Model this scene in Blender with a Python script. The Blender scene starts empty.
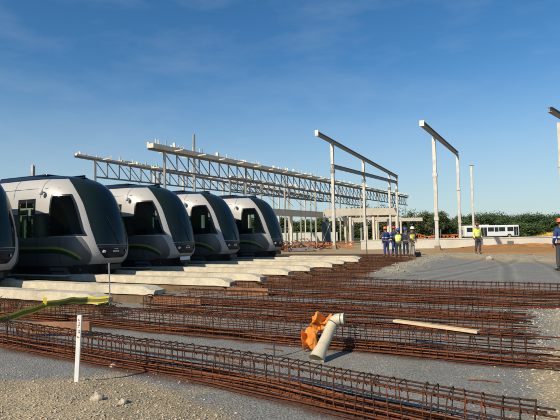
import bpy, math, random
from mathutils import Vector, Matrix, noise
R = math.radians
random.seed(7)
scene = bpy.context.scene
COL = scene.collection

# ------------------------------------------------------------------ camera, sky, sun, exposure
EYE = 1.4
TH, PITCH, ROLL = R(27), R(2.95), R(1.1)
F0 = Vector((-math.sin(TH), math.cos(TH), 0)); R0 = Vector((math.cos(TH), math.sin(TH), 0)); UP = Vector((0, 0, 1))
FW = F0*math.cos(PITCH) + UP*math.sin(PITCH); UU = UP*math.cos(PITCH) - F0*math.sin(PITCH)
UC = UU*math.cos(ROLL) + R0*math.sin(ROLL); RC = R0*math.cos(ROLL) - UU*math.sin(ROLL)
cam_data = bpy.data.cameras.new('camera'); cam = bpy.data.objects.new('camera', cam_data); COL.objects.link(cam)
cam_data.sensor_width = 36; cam_data.lens = 36*485/560
cam_data.clip_start = 0.05; cam_data.clip_end = 6000
cam.matrix_world = Matrix(((RC.x, UC.x, -FW.x, 0), (RC.y, UC.y, -FW.y, 0), (RC.z, UC.z, -FW.z, EYE), (0, 0, 0, 1)))
scene.camera = cam

SUN_EL, SUN_AZ = R(34), R(198)
world = bpy.data.worlds.new('World'); scene.world = world; world.use_nodes = True
wt = world.node_tree; wt.nodes.clear()
sky = wt.nodes.new('ShaderNodeTexSky'); sky.sky_type = 'NISHITA'; sky.sun_disc = False
sky.sun_elevation = SUN_EL; sky.sun_rotation = SUN_AZ; sky.air_density = 1.0; sky.dust_density = 0.2; sky.ozone_density = 2.3
bg = wt.nodes.new('ShaderNodeBackground'); bg.inputs[1].default_value = 0.106
wo = wt.nodes.new('ShaderNodeOutputWorld')
# thin high cirrus, fixed to the sky directions
tc = wt.nodes.new('ShaderNodeTexCoord'); mp = wt.nodes.new('ShaderNodeMapping')
mp.inputs['Scale'].default_value = (2.2, 2.2, 7); mp.inputs['Rotation'].default_value = (0.22, 0.25, 0.4); mp.inputs['Location'].default_value = (0.7, 0.2, 0.1)
nz = wt.nodes.new('ShaderNodeTexNoise'); nz.inputs['Scale'].default_value = 2.2; nz.inputs['Detail'].default_value = 9; nz.inputs['Roughness'].default_value = 0.6
cr = wt.nodes.new('ShaderNodeValToRGB'); cr.color_ramp.elements[0].position = 0.46; cr.color_ramp.elements[1].position = 0.85
cr.color_ramp.elements[1].color = (0.17, 0.17, 0.17, 1)
mx = wt.nodes.new('ShaderNodeMixRGB'); mx.inputs[2].default_value = (5.2, 5.9, 6.6, 1)
wt.links.new(tc.outputs['Generated'], mp.inputs[0]); wt.links.new(mp.outputs[0], nz.inputs[0])
wt.links.new(nz.outputs[0], cr.inputs[0]); wt.links.new(cr.outputs[0], mx.inputs[0])
hs = wt.nodes.new('ShaderNodeHueSaturation'); hs.inputs['Saturation'].default_value = 1.32; wt.links.new(sky.outputs[0], hs.inputs['Color']); wt.links.new(hs.outputs[0], mx.inputs[1]); 
sx = wt.nodes.new('ShaderNodeSeparateXYZ'); wt.links.new(tc.outputs['Generated'], sx.inputs[0])
mr = wt.nodes.new('ShaderNodeMapRange'); mr.inputs['From Min'].default_value = 0.0; mr.inputs['From Max'].default_value = 0.34
mr.inputs['To Min'].default_value = 0.72; mr.inputs['To Max'].default_value = 0.0; mr.interpolation_type = 'SMOOTHSTEP'
wt.links.new(sx.outputs[2], mr.inputs[0])
hz = wt.nodes.new('ShaderNodeMixRGB'); hz.inputs[2].default_value = (3.5, 4.7, 5.6, 1)
wt.links.new(mr.outputs[0], hz.inputs[0]); wt.links.new(mx.outputs[0], hz.inputs[1]); wt.links.new(hz.outputs[0], bg.inputs[0]); wt.links.new(bg.outputs[0], wo.inputs[0])

sd = bpy.data.lights.new('sun', 'SUN'); sd.energy = 4.6; sd.angle = R(0.5); sd.color = (1.0, 0.88, 0.71)
sun = bpy.data.objects.new('sun', sd); COL.objects.link(sun)
sdir = Vector((math.sin(SUN_AZ)*math.cos(SUN_EL), math.cos(SUN_AZ)*math.cos(SUN_EL), math.sin(SUN_EL)))
sun.rotation_euler = sdir.to_track_quat('Z', 'Y').to_euler(); sun.location = (0, -20, 40)
vs = scene.view_settings
vs.view_transform = 'Standard'; vs.look = 'None'; vs.exposure = 0.12; vs.gamma = 1.0; vs.use_curve_mapping = False

# ------------------------------------------------------------------ helpers
def lerp(a, b, t): return a + (b-a)*t
def interp(x, xs, ys):
    if x <= xs[0]: return ys[0]
    for i in range(1, len(xs)):
        if x <= xs[i]: return lerp(ys[i-1], ys[i], (x-xs[i-1])/(xs[i]-xs[i-1]))
    return ys[-1]
def polar(q, d):                       # a spot on the ground: d metres ahead of the viewpoint, q*d to the right
    p = F0*d + R0*(q*d); return p.x, p.y
def cr_interp(x, xs, ys):      # smooth (Catmull-Rom style) interpolation
    if x <= xs[0]: return ys[0]
    if x >= xs[-1]: return ys[-1]
    i = max(k for k in range(len(xs)) if xs[k] <= x); i = min(i, len(xs)-2)
    def sl(k):
        if k == 0: return (ys[1]-ys[0])/(xs[1]-xs[0])
        if k == len(xs)-1: return (ys[-1]-ys[-2])/(xs[-1]-xs[-2])
        return (ys[k+1]-ys[k-1])/(xs[k+1]-xs[k-1])
    h = xs[i+1]-xs[i]; t = (x-xs[i])/h; a, b = sl(i)*h, sl(i+1)*h
    return (2*t**3-3*t*t+1)*ys[i] + (t**3-2*t*t+t)*a + (-2*t**3+3*t*t)*ys[i+1] + (t**3-t*t)*b
MATS = {}
def mat(name, col, rough=0.7, metal=0.0, amt=0.25, scale=6.0, bump=0.0, bscale=40.0, dirt=None, dirt_amt=0.4, spec=0.5, detail=5):
    if name in MATS: return MATS[name]
    m = bpy.data.materials.new(name); m.use_nodes = True; nt = m.node_tree; N = nt.nodes; L = nt.links
    b = N['Principled BSDF']; b.inputs['Roughness'].default_value = rough; b.inputs['Metallic'].default_value = metal
    b.inputs['Specular IOR Level'].default_value = spec
    t = N.new('ShaderNodeTexCoord'); n = N.new('ShaderNodeTexNoise'); n.inputs['Scale'].default_value = scale; n.inputs['Detail'].default_value = detail
    n.inputs['Roughness'].default_value = 0.65
    L.new(t.outputs['Object'], n.inputs[0])
    ra = N.new('ShaderNodeValToRGB'); e = ra.color_ramp.elements
    e[0].position = 0.3; e[1].position = 0.7
    e[0].color = tuple(c*(1-amt) for c in col)+(1,); e[1].color = tuple(min(1, c*(1+amt)) for c in col)+(1,)
    L.new(n.outputs[0], ra.inputs[0]); out = ra.outputs[0]
    if dirt:
        n2 = N.new('ShaderNodeTexNoise'); n2.inputs['Scale'].default_value = scale*0.35; n2.inputs['Detail'].default_value = 8; n2.inputs['Roughness'].default_value = 0.75
        L.new(t.outputs['Object'], n2.inputs[0])
        r2 = N.new('ShaderNodeValToRGB'); r2.color_ramp.elements[0].position = 0.48; r2.color_ramp.elements[1].position = 0.72
        r2.color_ramp.elements[1].color = (dirt_amt,)*3+(1,)
        L.new(n2.outputs[0], r2.inputs[0])
        mm = N.new('ShaderNodeMixRGB'); mm.inputs[2].default_value = tuple(dirt)+(1,)
        L.new(r2.outputs[0], mm.inputs[0]); L.new(out, mm.inputs[1]); out = mm.outputs[0]
    L.new(out, b.inputs['Base Color'])
    if bump:
        n3 = N.new('ShaderNodeTexNoise'); n3.inputs['Scale'].default_value = bscale; n3.inputs['Detail'].default_value = 6
        L.new(t.outputs['Object'], n3.inputs[0])
        bp = N.new('ShaderNodeBump'); bp.inputs['Strength'].default_value = bump; bp.inputs['Distance'].default_value = 0.02
        L.new(n3.outputs[0], bp.inputs['Height']); L.new(bp.outputs[0], b.inputs['Normal'])
    MATS[name] = m; return m
def glass_mat(name, col, clear, rough=0.05):
    if name in MATS: return MATS[name]
    m = bpy.data.materials.new(name); m.use_nodes = True; nt = m.node_tree; N = nt.nodes; L = nt.links
    b = N['Principled BSDF']; b.inputs['Base Color'].default_value = tuple(col)+(1,); b.inputs['Roughness'].default_value = rough
    b.inputs['Specular IOR Level'].default_value = .3; tr = N.new('ShaderNodeBsdfTransparent'); tr.inputs[0].default_value = (0.70, 0.80, 0.73, 1)
    ms = N.new('ShaderNodeMixShader'); ms.inputs[0].default_value = clear
    L.new(b.outputs[0], ms.inputs[1]); L.new(tr.outputs[0], ms.inputs[2]); L.new(ms.outputs[0], N['Material Output'].inputs[0])
    MATS[name] = m; return m

class MB:
    def __init__(s): s.v = []; s.f = []
    def add(s, v, f):
        o = len(s.v); s.v += [tuple(p) for p in v]; s.f += [tuple(i+o for i in q) for q in f]; return s
    def box(s, a, b, rot=None, org=None):
        x0, y0, z0 = a; x1, y1, z1 = b
        vs_ = [Vector(p) for p in ((x0,y0,z0),(x1,y0,z0),(x1,y1,z0),(x0,y1,z0),(x0,y0,z1),(x1,y0,z1),(x1,y1,z1),(x0,y1,z1))]
        if rot is not None:
            c = Vector(org) if org is not None else Vector((0,0,0)); vs_ = [rot @ (p-c) + c for p in vs_]
        return s.add(vs_, [(0,3,2,1),(4,5,6,7),(0,1,5,4),(1,2,6,5),(2,3,7,6),(3,0,4,7)])
    def bar(s, p, q, w, h, up=(0,0,1)):          # rectangular bar from p to q
        p = Vector(p); q = Vector(q); d = (q-p).normalized(); u = Vector(up)
        if abs(d.dot(u)) > 0.98: u = Vector((0,1,0))
        sx = d.cross(u).normalized(); sy = sx.cross(d).normalized()
        vs_ = []
        for c in (p, q):
            for a, b in ((-1,-1),(1,-1),(1,1),(-1,1)): vs_.append(c + sx*a*w/2 + sy*b*h/2)
        return s.add(vs_, [(3,2,1,0),(4,5,6,7),(0,1,5,4),(1,2,6,5),(2,3,7,6),(3,0,4,7)])
    def ibeam(s, p, q, w, h, t=0.03, up=(0,0,1)): # I section from p to q
        p = Vector(p); q = Vector(q); d = (q-p).normalized(); u = Vector(up)
        if abs(d.dot(u)) > 0.98: u = Vector((0,1,0))
        sx = d.cross(u).normalized(); sy = sx.cross(d).normalized()
        o = sy*(h/2-t/2)
        s.bar(p+o, q+o, w, t, sy); s.bar(p-o, q-o, w, t, sy); s.bar(p, q, t, h-2*t-0.002, sy); return s
    def tube(s, pts, r, n=6, closed=False, cap=True):
        pts = [Vector(p) for p in pts]; m = len(pts); rs = r if isinstance(r, (list, tuple)) else [r]*m
        vs_ = []; ref = None
        for i, p in enumerate(pts):
            if closed: d = pts[(i+1) % m]-pts[i-1]
            else: d = pts[min(i+1, m-1)]-pts[max(i-1, 0)]
            d.normalize()
            if ref is None: ref = Vector((0,0,1)) if abs(d.z) < 0.9 else Vector((1,0,0))
            a = d.cross(ref)
            if a.length < 1e-4: a = d.cross(Vector((0.3,0.7,0.2)))
            a.normalize(); b = a.cross(d).normalized(); ref = b
            for k in range(n):
                t = 2*math.pi*k/n; vs_.append(p + a*math.cos(t)*rs[i] + b*math.sin(t)*rs[i])
        fs = []
        for i in range(m if closed else m-1):
            j = (i+1) % m
            for k in range(n):
                fs.append((i*n+k, i*n+(k+1) % n, j*n+(k+1) % n, j*n+k))
        if cap and not closed: fs += [tuple(range(n))[::-1], tuple((m-1)*n+k for k in range(n))]
        return s.add(vs_, fs)
    def lathe(s, prof, n=16, c=(0,0,0)):
        c = Vector(c); vs_ = []; fs = []
        for r, z in prof:
            for k in range(n): t = 2*math.pi*k/n; vs_.append(c+Vector((r*math.cos(t), r*math.sin(t), z)))
        for i in range(len(prof)-1):
            for k in range(n): fs.append((i*n+k, i*n+(k+1) % n, (i+1)*n+(k+1) % n, (i+1)*n+k))
        return s.add(vs_, fs)
    def mesh(s, name, m, smooth=False):
        me = bpy.data.meshes.new(name); me.from_pydata(s.v, [], s.f)
        if m: me.materials.append(m)
        if smooth: me.polygons.foreach_set('use_smooth', [True]*len(me.polygons))
        me.update(); return me
    def build(s, name, m, parent=None, loc=(0,0,0), smooth=False):
        return link(name, s.mesh(name, m, smooth), parent, loc)
def link(name, me, parent=None, loc=(0,0,0)):
    o = bpy.data.objects.new(name, me); COL.objects.link(o); o.location = loc
    if parent: o.parent = parent
    return o
def tag(o, label=None, cat=None, group=None, kind=None):
    if label: o['label'] = label
    if cat: o['category'] = cat
    if group: o['group'] = group
    if kind: o['kind'] = kind
    return o
def thing(name, label, cat, loc=(0,0,0), rz=0.0, group=None):
    o = bpy.data.objects.new(name, None); COL.objects.link(o); o.location = loc; o.rotation_euler = (0, 0, rz)
    return tag(o, label, cat, group)
def copy_tree(o, parent=None):
    c = o.copy(); COL.objects.link(c)
    if parent: c.parent = parent
    for ch in list(o.children): copy_tree(ch, c)
    return c
def bevel(o, w=0.02, seg=2):
    m = o.modifiers.new('bevel', 'BEVEL'); m.width = w; m.segments = seg; m.limit_method = 'ANGLE'; return o

# ------------------------------------------------------------------ ground
def nse(x, y, s, o=0.0): return noise.noise(Vector((x*s, y*s, o)))
def fbm(x, y, s, o=0.0, k=4):
    a = 0; w = 1; t = 0
    for i in range(k): a += w*noise.noise(Vector((x*s, y*s, o+i*3.1))); t += w; w *= 0.55; s *= 2.1
    return a/t
def smooth(a, b, x):
    t = max(0, min(1, (x-a)/(b-a))); return t*t*(3-2*t)
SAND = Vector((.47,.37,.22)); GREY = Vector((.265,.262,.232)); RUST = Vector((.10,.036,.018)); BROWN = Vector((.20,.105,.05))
TAN = Vector((.47,.345,.19)); PALE = Vector((.42,.38,.28)); ORANGE = Vector((.46,.23,.075)); DARK = Vector((.10,.075,.05))
CAGES = [  # x0, x1, y, rows
    (-9.5, 0.07, 0.0, ([-9.5,-6.3,-2.75,-1.9,-1.39,-.5,0,.5],[4.4,4.2,3.96,3.87,3.75,3.6,3.5,3.38])), (-9.0, 0.05, 5.72), (-6.7, -0.1, 7.25), (-6.6, -0.2, 8.35), (-6.5, 1.7, 10.05), (-6.45, 1.9, 11.55),
    (-6.5, -4.5, 13.4), (-6.5, -4.4, 14.8), (-6.5, -4.75, 16.8), (-6.55, -4.6, 18.2), (-6.6, -4.9, 20.2), (-6.9, -5.0, 21.6), (-7.6, -5.0, 23.6), (-8.0, -5.2, 25.0)]
def fore_edge(x):      # y of the edge of the foreground gravel
    return interp(x, [-9,-5,-4.2,-3.85,-3.0,-2.5,-2.0,-1.2], [2.9,3.05,3.25,3.72,3.48,3.38,3.15,2.6])
def ground_at(x, y):
    n = fbm(x, y, 0.9, 1.3); n2 = fbm(x, y, 3.5, 7.7)
    h = 0.02*fbm(x, y, 0.5, 4.0)
    c = GREY.copy()
    # beyond the slab: brown soil, then tan earth
    wb = smooth(-0.25, 0.25, (-4.75 + 0.35*n) - x) * smooth(12.2, 12.9, y + 0.4*n)
    c = c.lerp(BROWN, wb)
    far = smooth(26.0, 28.5, y + 2.0*n + max(0, x+4.4)*0.75)
    c = c.lerp(TAN, far)
    left = smooth(-7.4, -8.6, x + 0.8*n) * smooth(4.6, 5.6, y+0.5*n)
    c = c.lerp(Vector((.15,.095,.05)), left)
    mid = smooth(0.0, 0.35, n + 0.06*math.sin(3*x))*smooth(-5.2,-6.4,x)*smooth(5.8,6.4,y)*(1-smooth(9.0,10.0,y))
    c = c.lerp(PALE, 0.8*mid)
    # rust stained soil right under the steel
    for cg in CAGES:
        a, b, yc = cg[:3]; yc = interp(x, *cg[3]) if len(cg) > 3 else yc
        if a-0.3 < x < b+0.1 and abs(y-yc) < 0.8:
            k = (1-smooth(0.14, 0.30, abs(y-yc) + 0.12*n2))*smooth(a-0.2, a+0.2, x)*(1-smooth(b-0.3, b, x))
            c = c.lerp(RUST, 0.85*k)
    # foreground gravel spill
    fe = fore_edge(x) + 0.22*n + 0.1*n2
    k = smooth(0.16, -0.12, y-fe)
    h += 0.09*smooth(0.1, -0.9, y-fe) + k*0.03*n2
    spill = 0.5*smooth(0.55, 0.0, y-fe)*smooth(0.05, 0.3, n2+0.15)*smooth(-5.4,-3,x+0.0)*0 + 0.6*smooth(0.1,0.35,n2)*smooth(0.5,0.1,y-fe)
    c = c.lerp(SAND, max(k, spill))
    # gravel bank at the right hand end of the cages
    e = x - (interp(y, [2,3.6,4.5,5.3,6,7.5,9,10,11], [-.1,-.06,-.02,.04,.14,.4,.2,.45,1.0]) + 0.3*n + 0.14*n2)
    if y < 11.5:
        k = smooth(-0.14, 0.16, e); bank = smooth(-0.1, 1.4, e)*smooth(11.5, 9.5, y)
        h += 0.10*bank + 0.04*n2*k
        c = c.lerp(SAND.lerp(PALE, smooth(7, 9, y)), k*(1-smooth(10.3, 11.2, y)))
        c = c.lerp(SAND, 0.55*smooth(-0.9, 0, e)*smooth(0.12, 0.3, n2))
    for q0_, m0, w0 in ((-3.1, .16, .16), (-1.55, .16, .16), (-.9, -.12, .13), (.65, -.12, .13)):       # wheel tracks pressed into the grey fill
        if y > 12.3:
            dd = abs(x - (q0_ + m0*(y-20) + .25*math.sin(y*.35)))
            k = (1-smooth(w0*.6, w0*1.3, dd + .05*n2)); h -= .012*k; c = c.lerp(GREY*.72, .55*k)
            c = c.lerp(PALE, .35*smooth(w0, w0*1.6, dd)*(1-smooth(w0*1.8, w0*2.8, dd)))
    c = c.lerp(PALE*.85, .35*smooth(.12, .45, fbm(x, y, .45, 21.0)))
    # pale spoil ridge between the brown strip and the grey slab
    if y > 15:
        d1 = abs(x + 4.35 + 0.3*n) if y < 30 else 9
        yr = interp(x, [-4.6,-2,-.4,1.3,4], [29.5,29,26.8,25.8,24.5]); d2 = abs(y-yr-0.8*n)*0.45 if x > -4.7 else 9
        d = min(d1, d2); k = 1-smooth(0.25, 0.95, d + 0.25*n2)
        h += 0.16*k*(0.6+0.8*abs(n2)+0.6*n)*smooth(15, 18, y); c = c.lerp(PALE, 0.9*k*smooth(15, 17.5, y))
    return h, c*(1+0.10*fbm(x, y, 2.2, 9.0))
def ground_material():
    m = bpy.data.materials.new('ground_soil'); m.use_nodes = True; N = m.node_tree.nodes; L = m.node_tree.links
    b = N['Principled BSDF']; b.inputs['Roughness'].default_value = 0.95; b.inputs['Specular IOR Level'].default_value = 0.15
    at_ = N.new('ShaderNodeVertexColor'); at_.layer_name = 'soil'
    t = N.new('ShaderNodeTexCoord')
    def noise_ramp(sc, lo, hi, p0=.3, p1=.7):
        n = N.new('ShaderNodeTexNoise'); n.inputs['Scale'].default_value = sc; n.inputs['Detail'].default_value = 8; n.inputs['Roughness'].default_value = .7
        L.new(t.outputs['Object'], n.inputs[0]); r = N.new('ShaderNodeValToRGB'); r.color_ramp.elements[0].position = p0; r.color_ramp.elements[1].position = p1
        r.color_ramp.elements[0].color = (lo,)*3+(1,); r.color_ramp.elements[1].color = (hi,)*3+(1,)
        L.new(n.outputs[0], r.inputs[0]); return r.outputs[0], n.outputs[0]
    a, _ = noise_ramp(1.3, .85, 1.12); g, gn = noise_ramp(38, .7, 1.25)
    v = N.new('ShaderNodeTexVoronoi'); v.inputs['Scale'].default_value = 55; L.new(t.outputs['Object'], v.inputs[0])
    vr = N.new('ShaderNodeValToRGB'); vr.color_ramp.elements[0].color = (.72,.72,.72,1); vr.color_ramp.elements[1].color = (1.2,1.2,1.2,1)
    L.new(v.outputs['Color'], vr.inputs[0])
    x = at_.outputs[0]
    for o in (a, g, vr.outputs[0]):
        mm = N.new('ShaderNodeMixRGB'); mm.blend_type = 'MULTIPLY'; mm.inputs[0].default_value = 1; L.new(x, mm.inputs[1]); L.new(o, mm.inputs[2]); x = mm.outputs[0]
    L.new(x, b.inputs['Base Color'])
    bp = N.new('ShaderNodeBump'); bp.inputs['Strength'].default_value = 0.6; bp.inputs['Distance'].default_value = 0.015
    ad = N.new('ShaderNodeMath'); ad.operation = 'ADD'; L.new(gn, ad.inputs[0]); L.new(v.outputs['Distance'], ad.inputs[1])
    L.new(ad.outputs[0], bp.inputs['Height']); L.new(bp.outputs[0], b.inputs['Normal'])
    return m
GM = ground_material()
def ground_grid(name, xs, ys, fn):
    v = []; cols = []; nx = len(xs)
    for y in ys:
        for x in xs:
            h, c = fn(x, y); v.append((x, y, h)); cols += [c[0], c[1], c[2], 1]
    f = [(j*nx+i, j*nx+i+1, (j+1)*nx+i+1, (j+1)*nx+i) for j in range(len(ys)-1) for i in range(nx-1)]
    me = bpy.data.meshes.new(name); me.from_pydata(v, [], f); me.materials.append(GM)
    ca = me.color_attributes.new('soil', 'FLOAT_COLOR', 'POINT'); ca.data.foreach_set('color', cols)
    me.polygons.foreach_set('use_smooth', [True]*len(me.polygons)); me.update()
    return tag(link(name, me), kind='structure')
def frange(a, b, st): return [a+st*i for i in range(int(round((b-a)/st))+1)]
ys_ = frange(0.6, 8, 0.06) + frange(8.1, 33, 0.12)
def site(x, y):
    h, c = ground_at(x, y)
    e = smooth(0, 0.6, min(x+18, 5-x, 33-y)); return h*e - 0.02*(1-e), c
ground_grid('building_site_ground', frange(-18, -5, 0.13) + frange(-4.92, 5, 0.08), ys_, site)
def far_ground(x, y):
    n = fbm(x, y, 0.12, 2.0); c = TAN.copy()
    k = smooth(-6.5, -4.5, x+2*n)*smooth(31.5, 33.5, y+2*n)*(1-smooth(44, 48, y))
    c = c.lerp(ORANGE, 0.85*k)
    c = c.lerp(ORANGE, 0.5*smooth(0.05, 0.4, n)*smooth(30, 60, y))
    c = c.lerp(Vector((.09,.12,.04)), smooth(60, 100, y + 12*n))
    inside = smooth(-17.5,-17,x)*smooth(4.5,4,x)*smooth(32.5,32,y)*smooth(0.5,1.0,y)
    return -0.035 - 0.35*inside + (0.25*k*max(0, n2_(x, y))), c
def n2_(x, y): return 0.35+fbm(x, y, 0.5, 5.0)
xs2 = [-1500,-600,-250,-140,-100,-80] + frange(-65, 40, 1.0) + [50,70,100,150,300,700,1500]
ys2 = [-400,-100,-30,-10,-4,-1] + frange(0, 62, 1.0) + [66,72,80,90,105,125,150,200,300,600,1200,2500]
ground_grid('earth', xs2, ys2, far_ground)

# loose stones: uncountable small gravel
def stones(name, n, fn, size, m):
    mb = MB()
    for i in range(n):
        p = fn()
        if p is None: continue
        x, y = p; s = random.uniform(*size)*(0.6 + random.random()**3)
        h, _ = site(x, y); a = random.random()*6.28
        pts = []
        for d in ((1,0,0),(0,1,0),(-1,0,0),(0,-1,0),(0,0,.75),(0,0,-.6)):
            q = Vector(d)*s*random.uniform(.7,1.25); q = Vector((q.x*math.cos(a)-q.y*math.sin(a), q.x*math.sin(a)+q.y*math.cos(a), q.z)); pts.append(q+Vector((x,y,h+s*.3)))
        mb.add(pts, [(0,1,4),(1,2,4),(2,3,4),(3,0,4),(1,0,5),(2,1,5),(3,2,5),(0,3,5)])
    return tag(mb.build(name, m), kind='stuff')
M_stone = mat('pale_stone', (.47,.40,.29), .9, amt=.45, scale=25, spec=.2)
M_stoneg = mat('grey_stone', (.36,.35,.32), .9, amt=.4, scale=25, spec=.2)
def f_fore():
    x = random.uniform(-6.5, -.4); y = random.uniform(1.4, 4.2)
    return (x, y) if y < fore_edge(x)+0.25*random.gauss(0, .7) else None
def f_right():
    x = random.uniform(-.9, 2.2); y = random.uniform(2.6, 10.5)
    return (x, y) if x > -.1+random.gauss(0, .22) else None
def f_ridge():
    if random.random() < .5: return (-4.35+random.gauss(0, .35), random.uniform(16, 30))
    x = random.uniform(-4.5, 3.5); return (x, interp(x, [-4.6,-2,-.4,1.3,4], [29.5,29,26.8,25.8,24.5])+random.gauss(0, .9))
def f_mid(): return (random.uniform(-8, .3), random.uniform(4.2, 13))
stones('foreground_gravel', 16000, f_fore, (.0035,.012), M_stone)
stones('bank_gravel', 10000, f_right, (.005,.015), M_stone)
stones('ridge_rubble', 1600, f_ridge, (.012,.042), mat('rubble_stone', (.33,.29,.22), .9, amt=.4, scale=25, spec=.2))
stones('scattered_gravel', 2200, f_mid, (.004,.011), M_stoneg)
def rock(x, y, s, label):
    h, _ = site(x, y); n = 9; mb = MB(); vv = []; ff = []
    for i in range(n+1):
        for j in range(12):
            a = math.pi*i/n; b = 2*math.pi*j/12; d = Vector((math.sin(a)*math.cos(b), math.sin(a)*math.sin(b), .7*math.cos(a)))
            vv.append(d*s*(1+.35*noise.noise(d*2.1+Vector((x,y,0)))))
    for i in range(n):
        for j in range(12): ff.append((i*12+j, (i+1)*12+j, (i+1)*12+(j+1) % 12, i*12+(j+1) % 12))
    mb.add(vv, ff); tag(mb.build('rock', M_stone, loc=(x, y, h+s*.3)), label, 'rock')
rock(-3.22, 2.93, .055, 'larger tan rock lying on the foreground gravel below the white stake')
rock(-2.98, 2.98, .035, 'small tan rock just right of the larger rock on the foreground gravel')
rock(-4.1, 3.95, .035, 'small pale stone on the grey strip in front of the nearest rebar cage')
rock(-1.75, 26.2, .16, 'grey boulder on the pale spoil ridge behind the grey slab')

# ------------------------------------------------------------------ concrete track beams
M_conc = mat('pale_concrete', (.62,.55,.40), .85, amt=.2, scale=4.5, bump=.5, bscale=24, dirt=(.27,.21,.14), dirt_amt=.75, spec=.25)
M_foot = mat('dark_footing_concrete', (.17,.115,.07), .95, amt=.35, scale=5, spec=.1)  # footing darker and browner than the beam body above it
BEAMS = [
 (6.65,-7.1,'weathered concrete track beam nearest the viewer, just behind the yellow barrier tape'),
 (8.05,-7.0,'second concrete track beam from the viewer, running under the tram cut off at the left'),
 (10.05,-6.45,'long pale concrete track beam whose square end shows brightest, in front of the second tram'),
 (11.45,-6.4,'concrete track beam under the tram with the door, just behind the longest bright beam'),
 (13.4,-6.5,'concrete track beam along the near side of the tram with the number plate'),
 (14.8,-6.4,'concrete track beam on the far side of the tram with the number plate'),
 (16.8,-6.4,'concrete track beam in front of the fourth tram from the left'),
 (18.2,-6.45,'concrete track beam behind the fourth tram from the left, before the rightmost one'),
 (20.2,-6.5,'concrete track beam in front of the rightmost tram'),
 (21.6,-6.9,'farthest concrete track beam, beyond the rightmost tram nose')]
for y, xe, lb in BEAMS:
    o = thing('track_beam', lb, 'concrete beam', (xe, y, 0), 0, 'concrete track beams under the trams')
    L_ = 24; sd_ = random.random()*50
    def sweep(w, z0, z1, x_end, nm, m, amp, par):
        mb = MB(); n = 90; vv = []; ff = []
        for i in range(n+1):
            x = x_end-(L_)*(i/n)**2.2; k = smooth(-.38, .12, x+.12*noise.noise(Vector((x*4, sd_, 1))))
            for a, b in ((-w,z0),(w,z0),(w,z1),(-w,z1)):
                top = b == z1
                vv.append((x+(.10*noise.noise(Vector((a*20, b*20, sd_))) if i == 0 else 0), a*(1+.12*k)+amp*noise.noise(Vector((x*6, a*9, sd_+b*7))),
                           (b-k*(b-z0)*.5 if top else b)+amp*noise.noise(Vector((x*5, a*9, sd_+9+b)))*(1+1.2*k)))
        for i in range(n):
            for k in range(4): ff.append((i*4+k, (i+1)*4+k, (i+1)*4+(k+1) % 4, i*4+(k+1) % 4))
        ff += [(0,1,2,3)]; mb.add(vv, ff); return mb.build(nm, m, par)
    bb = sweep(.17, .19, .37, .0, 'beam_body', M_conc, .008, o)
    sweep(.125, -.1, .186, .05, 'footing', M_foot, .015, bb)
    for k in range(2):                                      # starter bars sticking out of the cast end
        b = MB().tube([(-.35,-.1+.2*k,.22),(.15,-.1+.2*k,.20),(.34,-.1+.2*k+random.uniform(-.03,.03),.18)], .009)
        b.build('starter_bar', mat('rust_dark', (.060,.030,.019), .9, amt=.5, scale=30, spec=.2), o)

# ------------------------------------------------------------------ rebar cages
RUSTS = [mat('rust_red', (.155,.049,.021), .9, amt=.5, scale=18, spec=.15), mat('rust_brown', (.10,.037,.018), .9, amt=.5, scale=22, spec=.15),
         mat('rust_dark', (.060,.030,.019), .9), mat('rust_orange', (.20,.075,.031), .9, amt=.45, scale=20, spec=.15)]
CW, CH = .21, .30
def stirrup_mesh(m, k):
    rr = random.Random(k); w = CW/2; r = .035; H = CH
    pts = []
    for cx, cz, a0 in ((w-r, r, -90), (w-r, H-r, 0), (-w+r, H-r, 90), (-w+r, r, 180)):
        for a in (0, 45, 90):
            t = R(a0+a); pts.append((rr.uniform(-.006,.006), cx+r*math.cos(t), cz+r*math.sin(t)))
    mb = MB().tube(pts, .0046, 5, closed=True)
    mb.tube([(.008,-w+.012,H-.012),(.01,-w+.06,H-.06)], .0042, 5)
    return mb.mesh('stirrup', m, True)
STIR = [stirrup_mesh(RUSTS[(2,2,1,0,2,1)[k]], k) for k in range(6)]
CAGE_LABELS = [
 'nearest rusty rebar cage, crossing the whole foreground beside the sandy gravel',
 'rusty rebar cage that the leaning pipe and orange plastic rest against',
 'rusty rebar cage just behind the one with the pipe, under the pale plank',
 'fourth rusty rebar cage from the viewer, ending at the grey gravel bank on the right',
 'rusty rebar cage in mid site, nearer of the two running out of frame right',
 'rusty rebar cage bordering the open grey slab, running out of frame right',
 'short rebar cage section on brown soil, first one beyond the edge of the grey slab',
 'short rebar cage section on brown soil, second one beyond the edge of the grey slab',
 'short rebar cage section on brown soil level with the fourth tram, nearer of two',
 'short rebar cage section on brown soil level with the fourth tram, farther of two',
 'small distant rebar cage in line with the rightmost tram, nearer of two',
 'small distant rebar cage in line with the rightmost tram, farther of two',
 'distant rebar cage close in front of the group of workers, nearer of the last two',
 'farthest rebar cage, ending at the feet of the group of workers']
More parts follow.
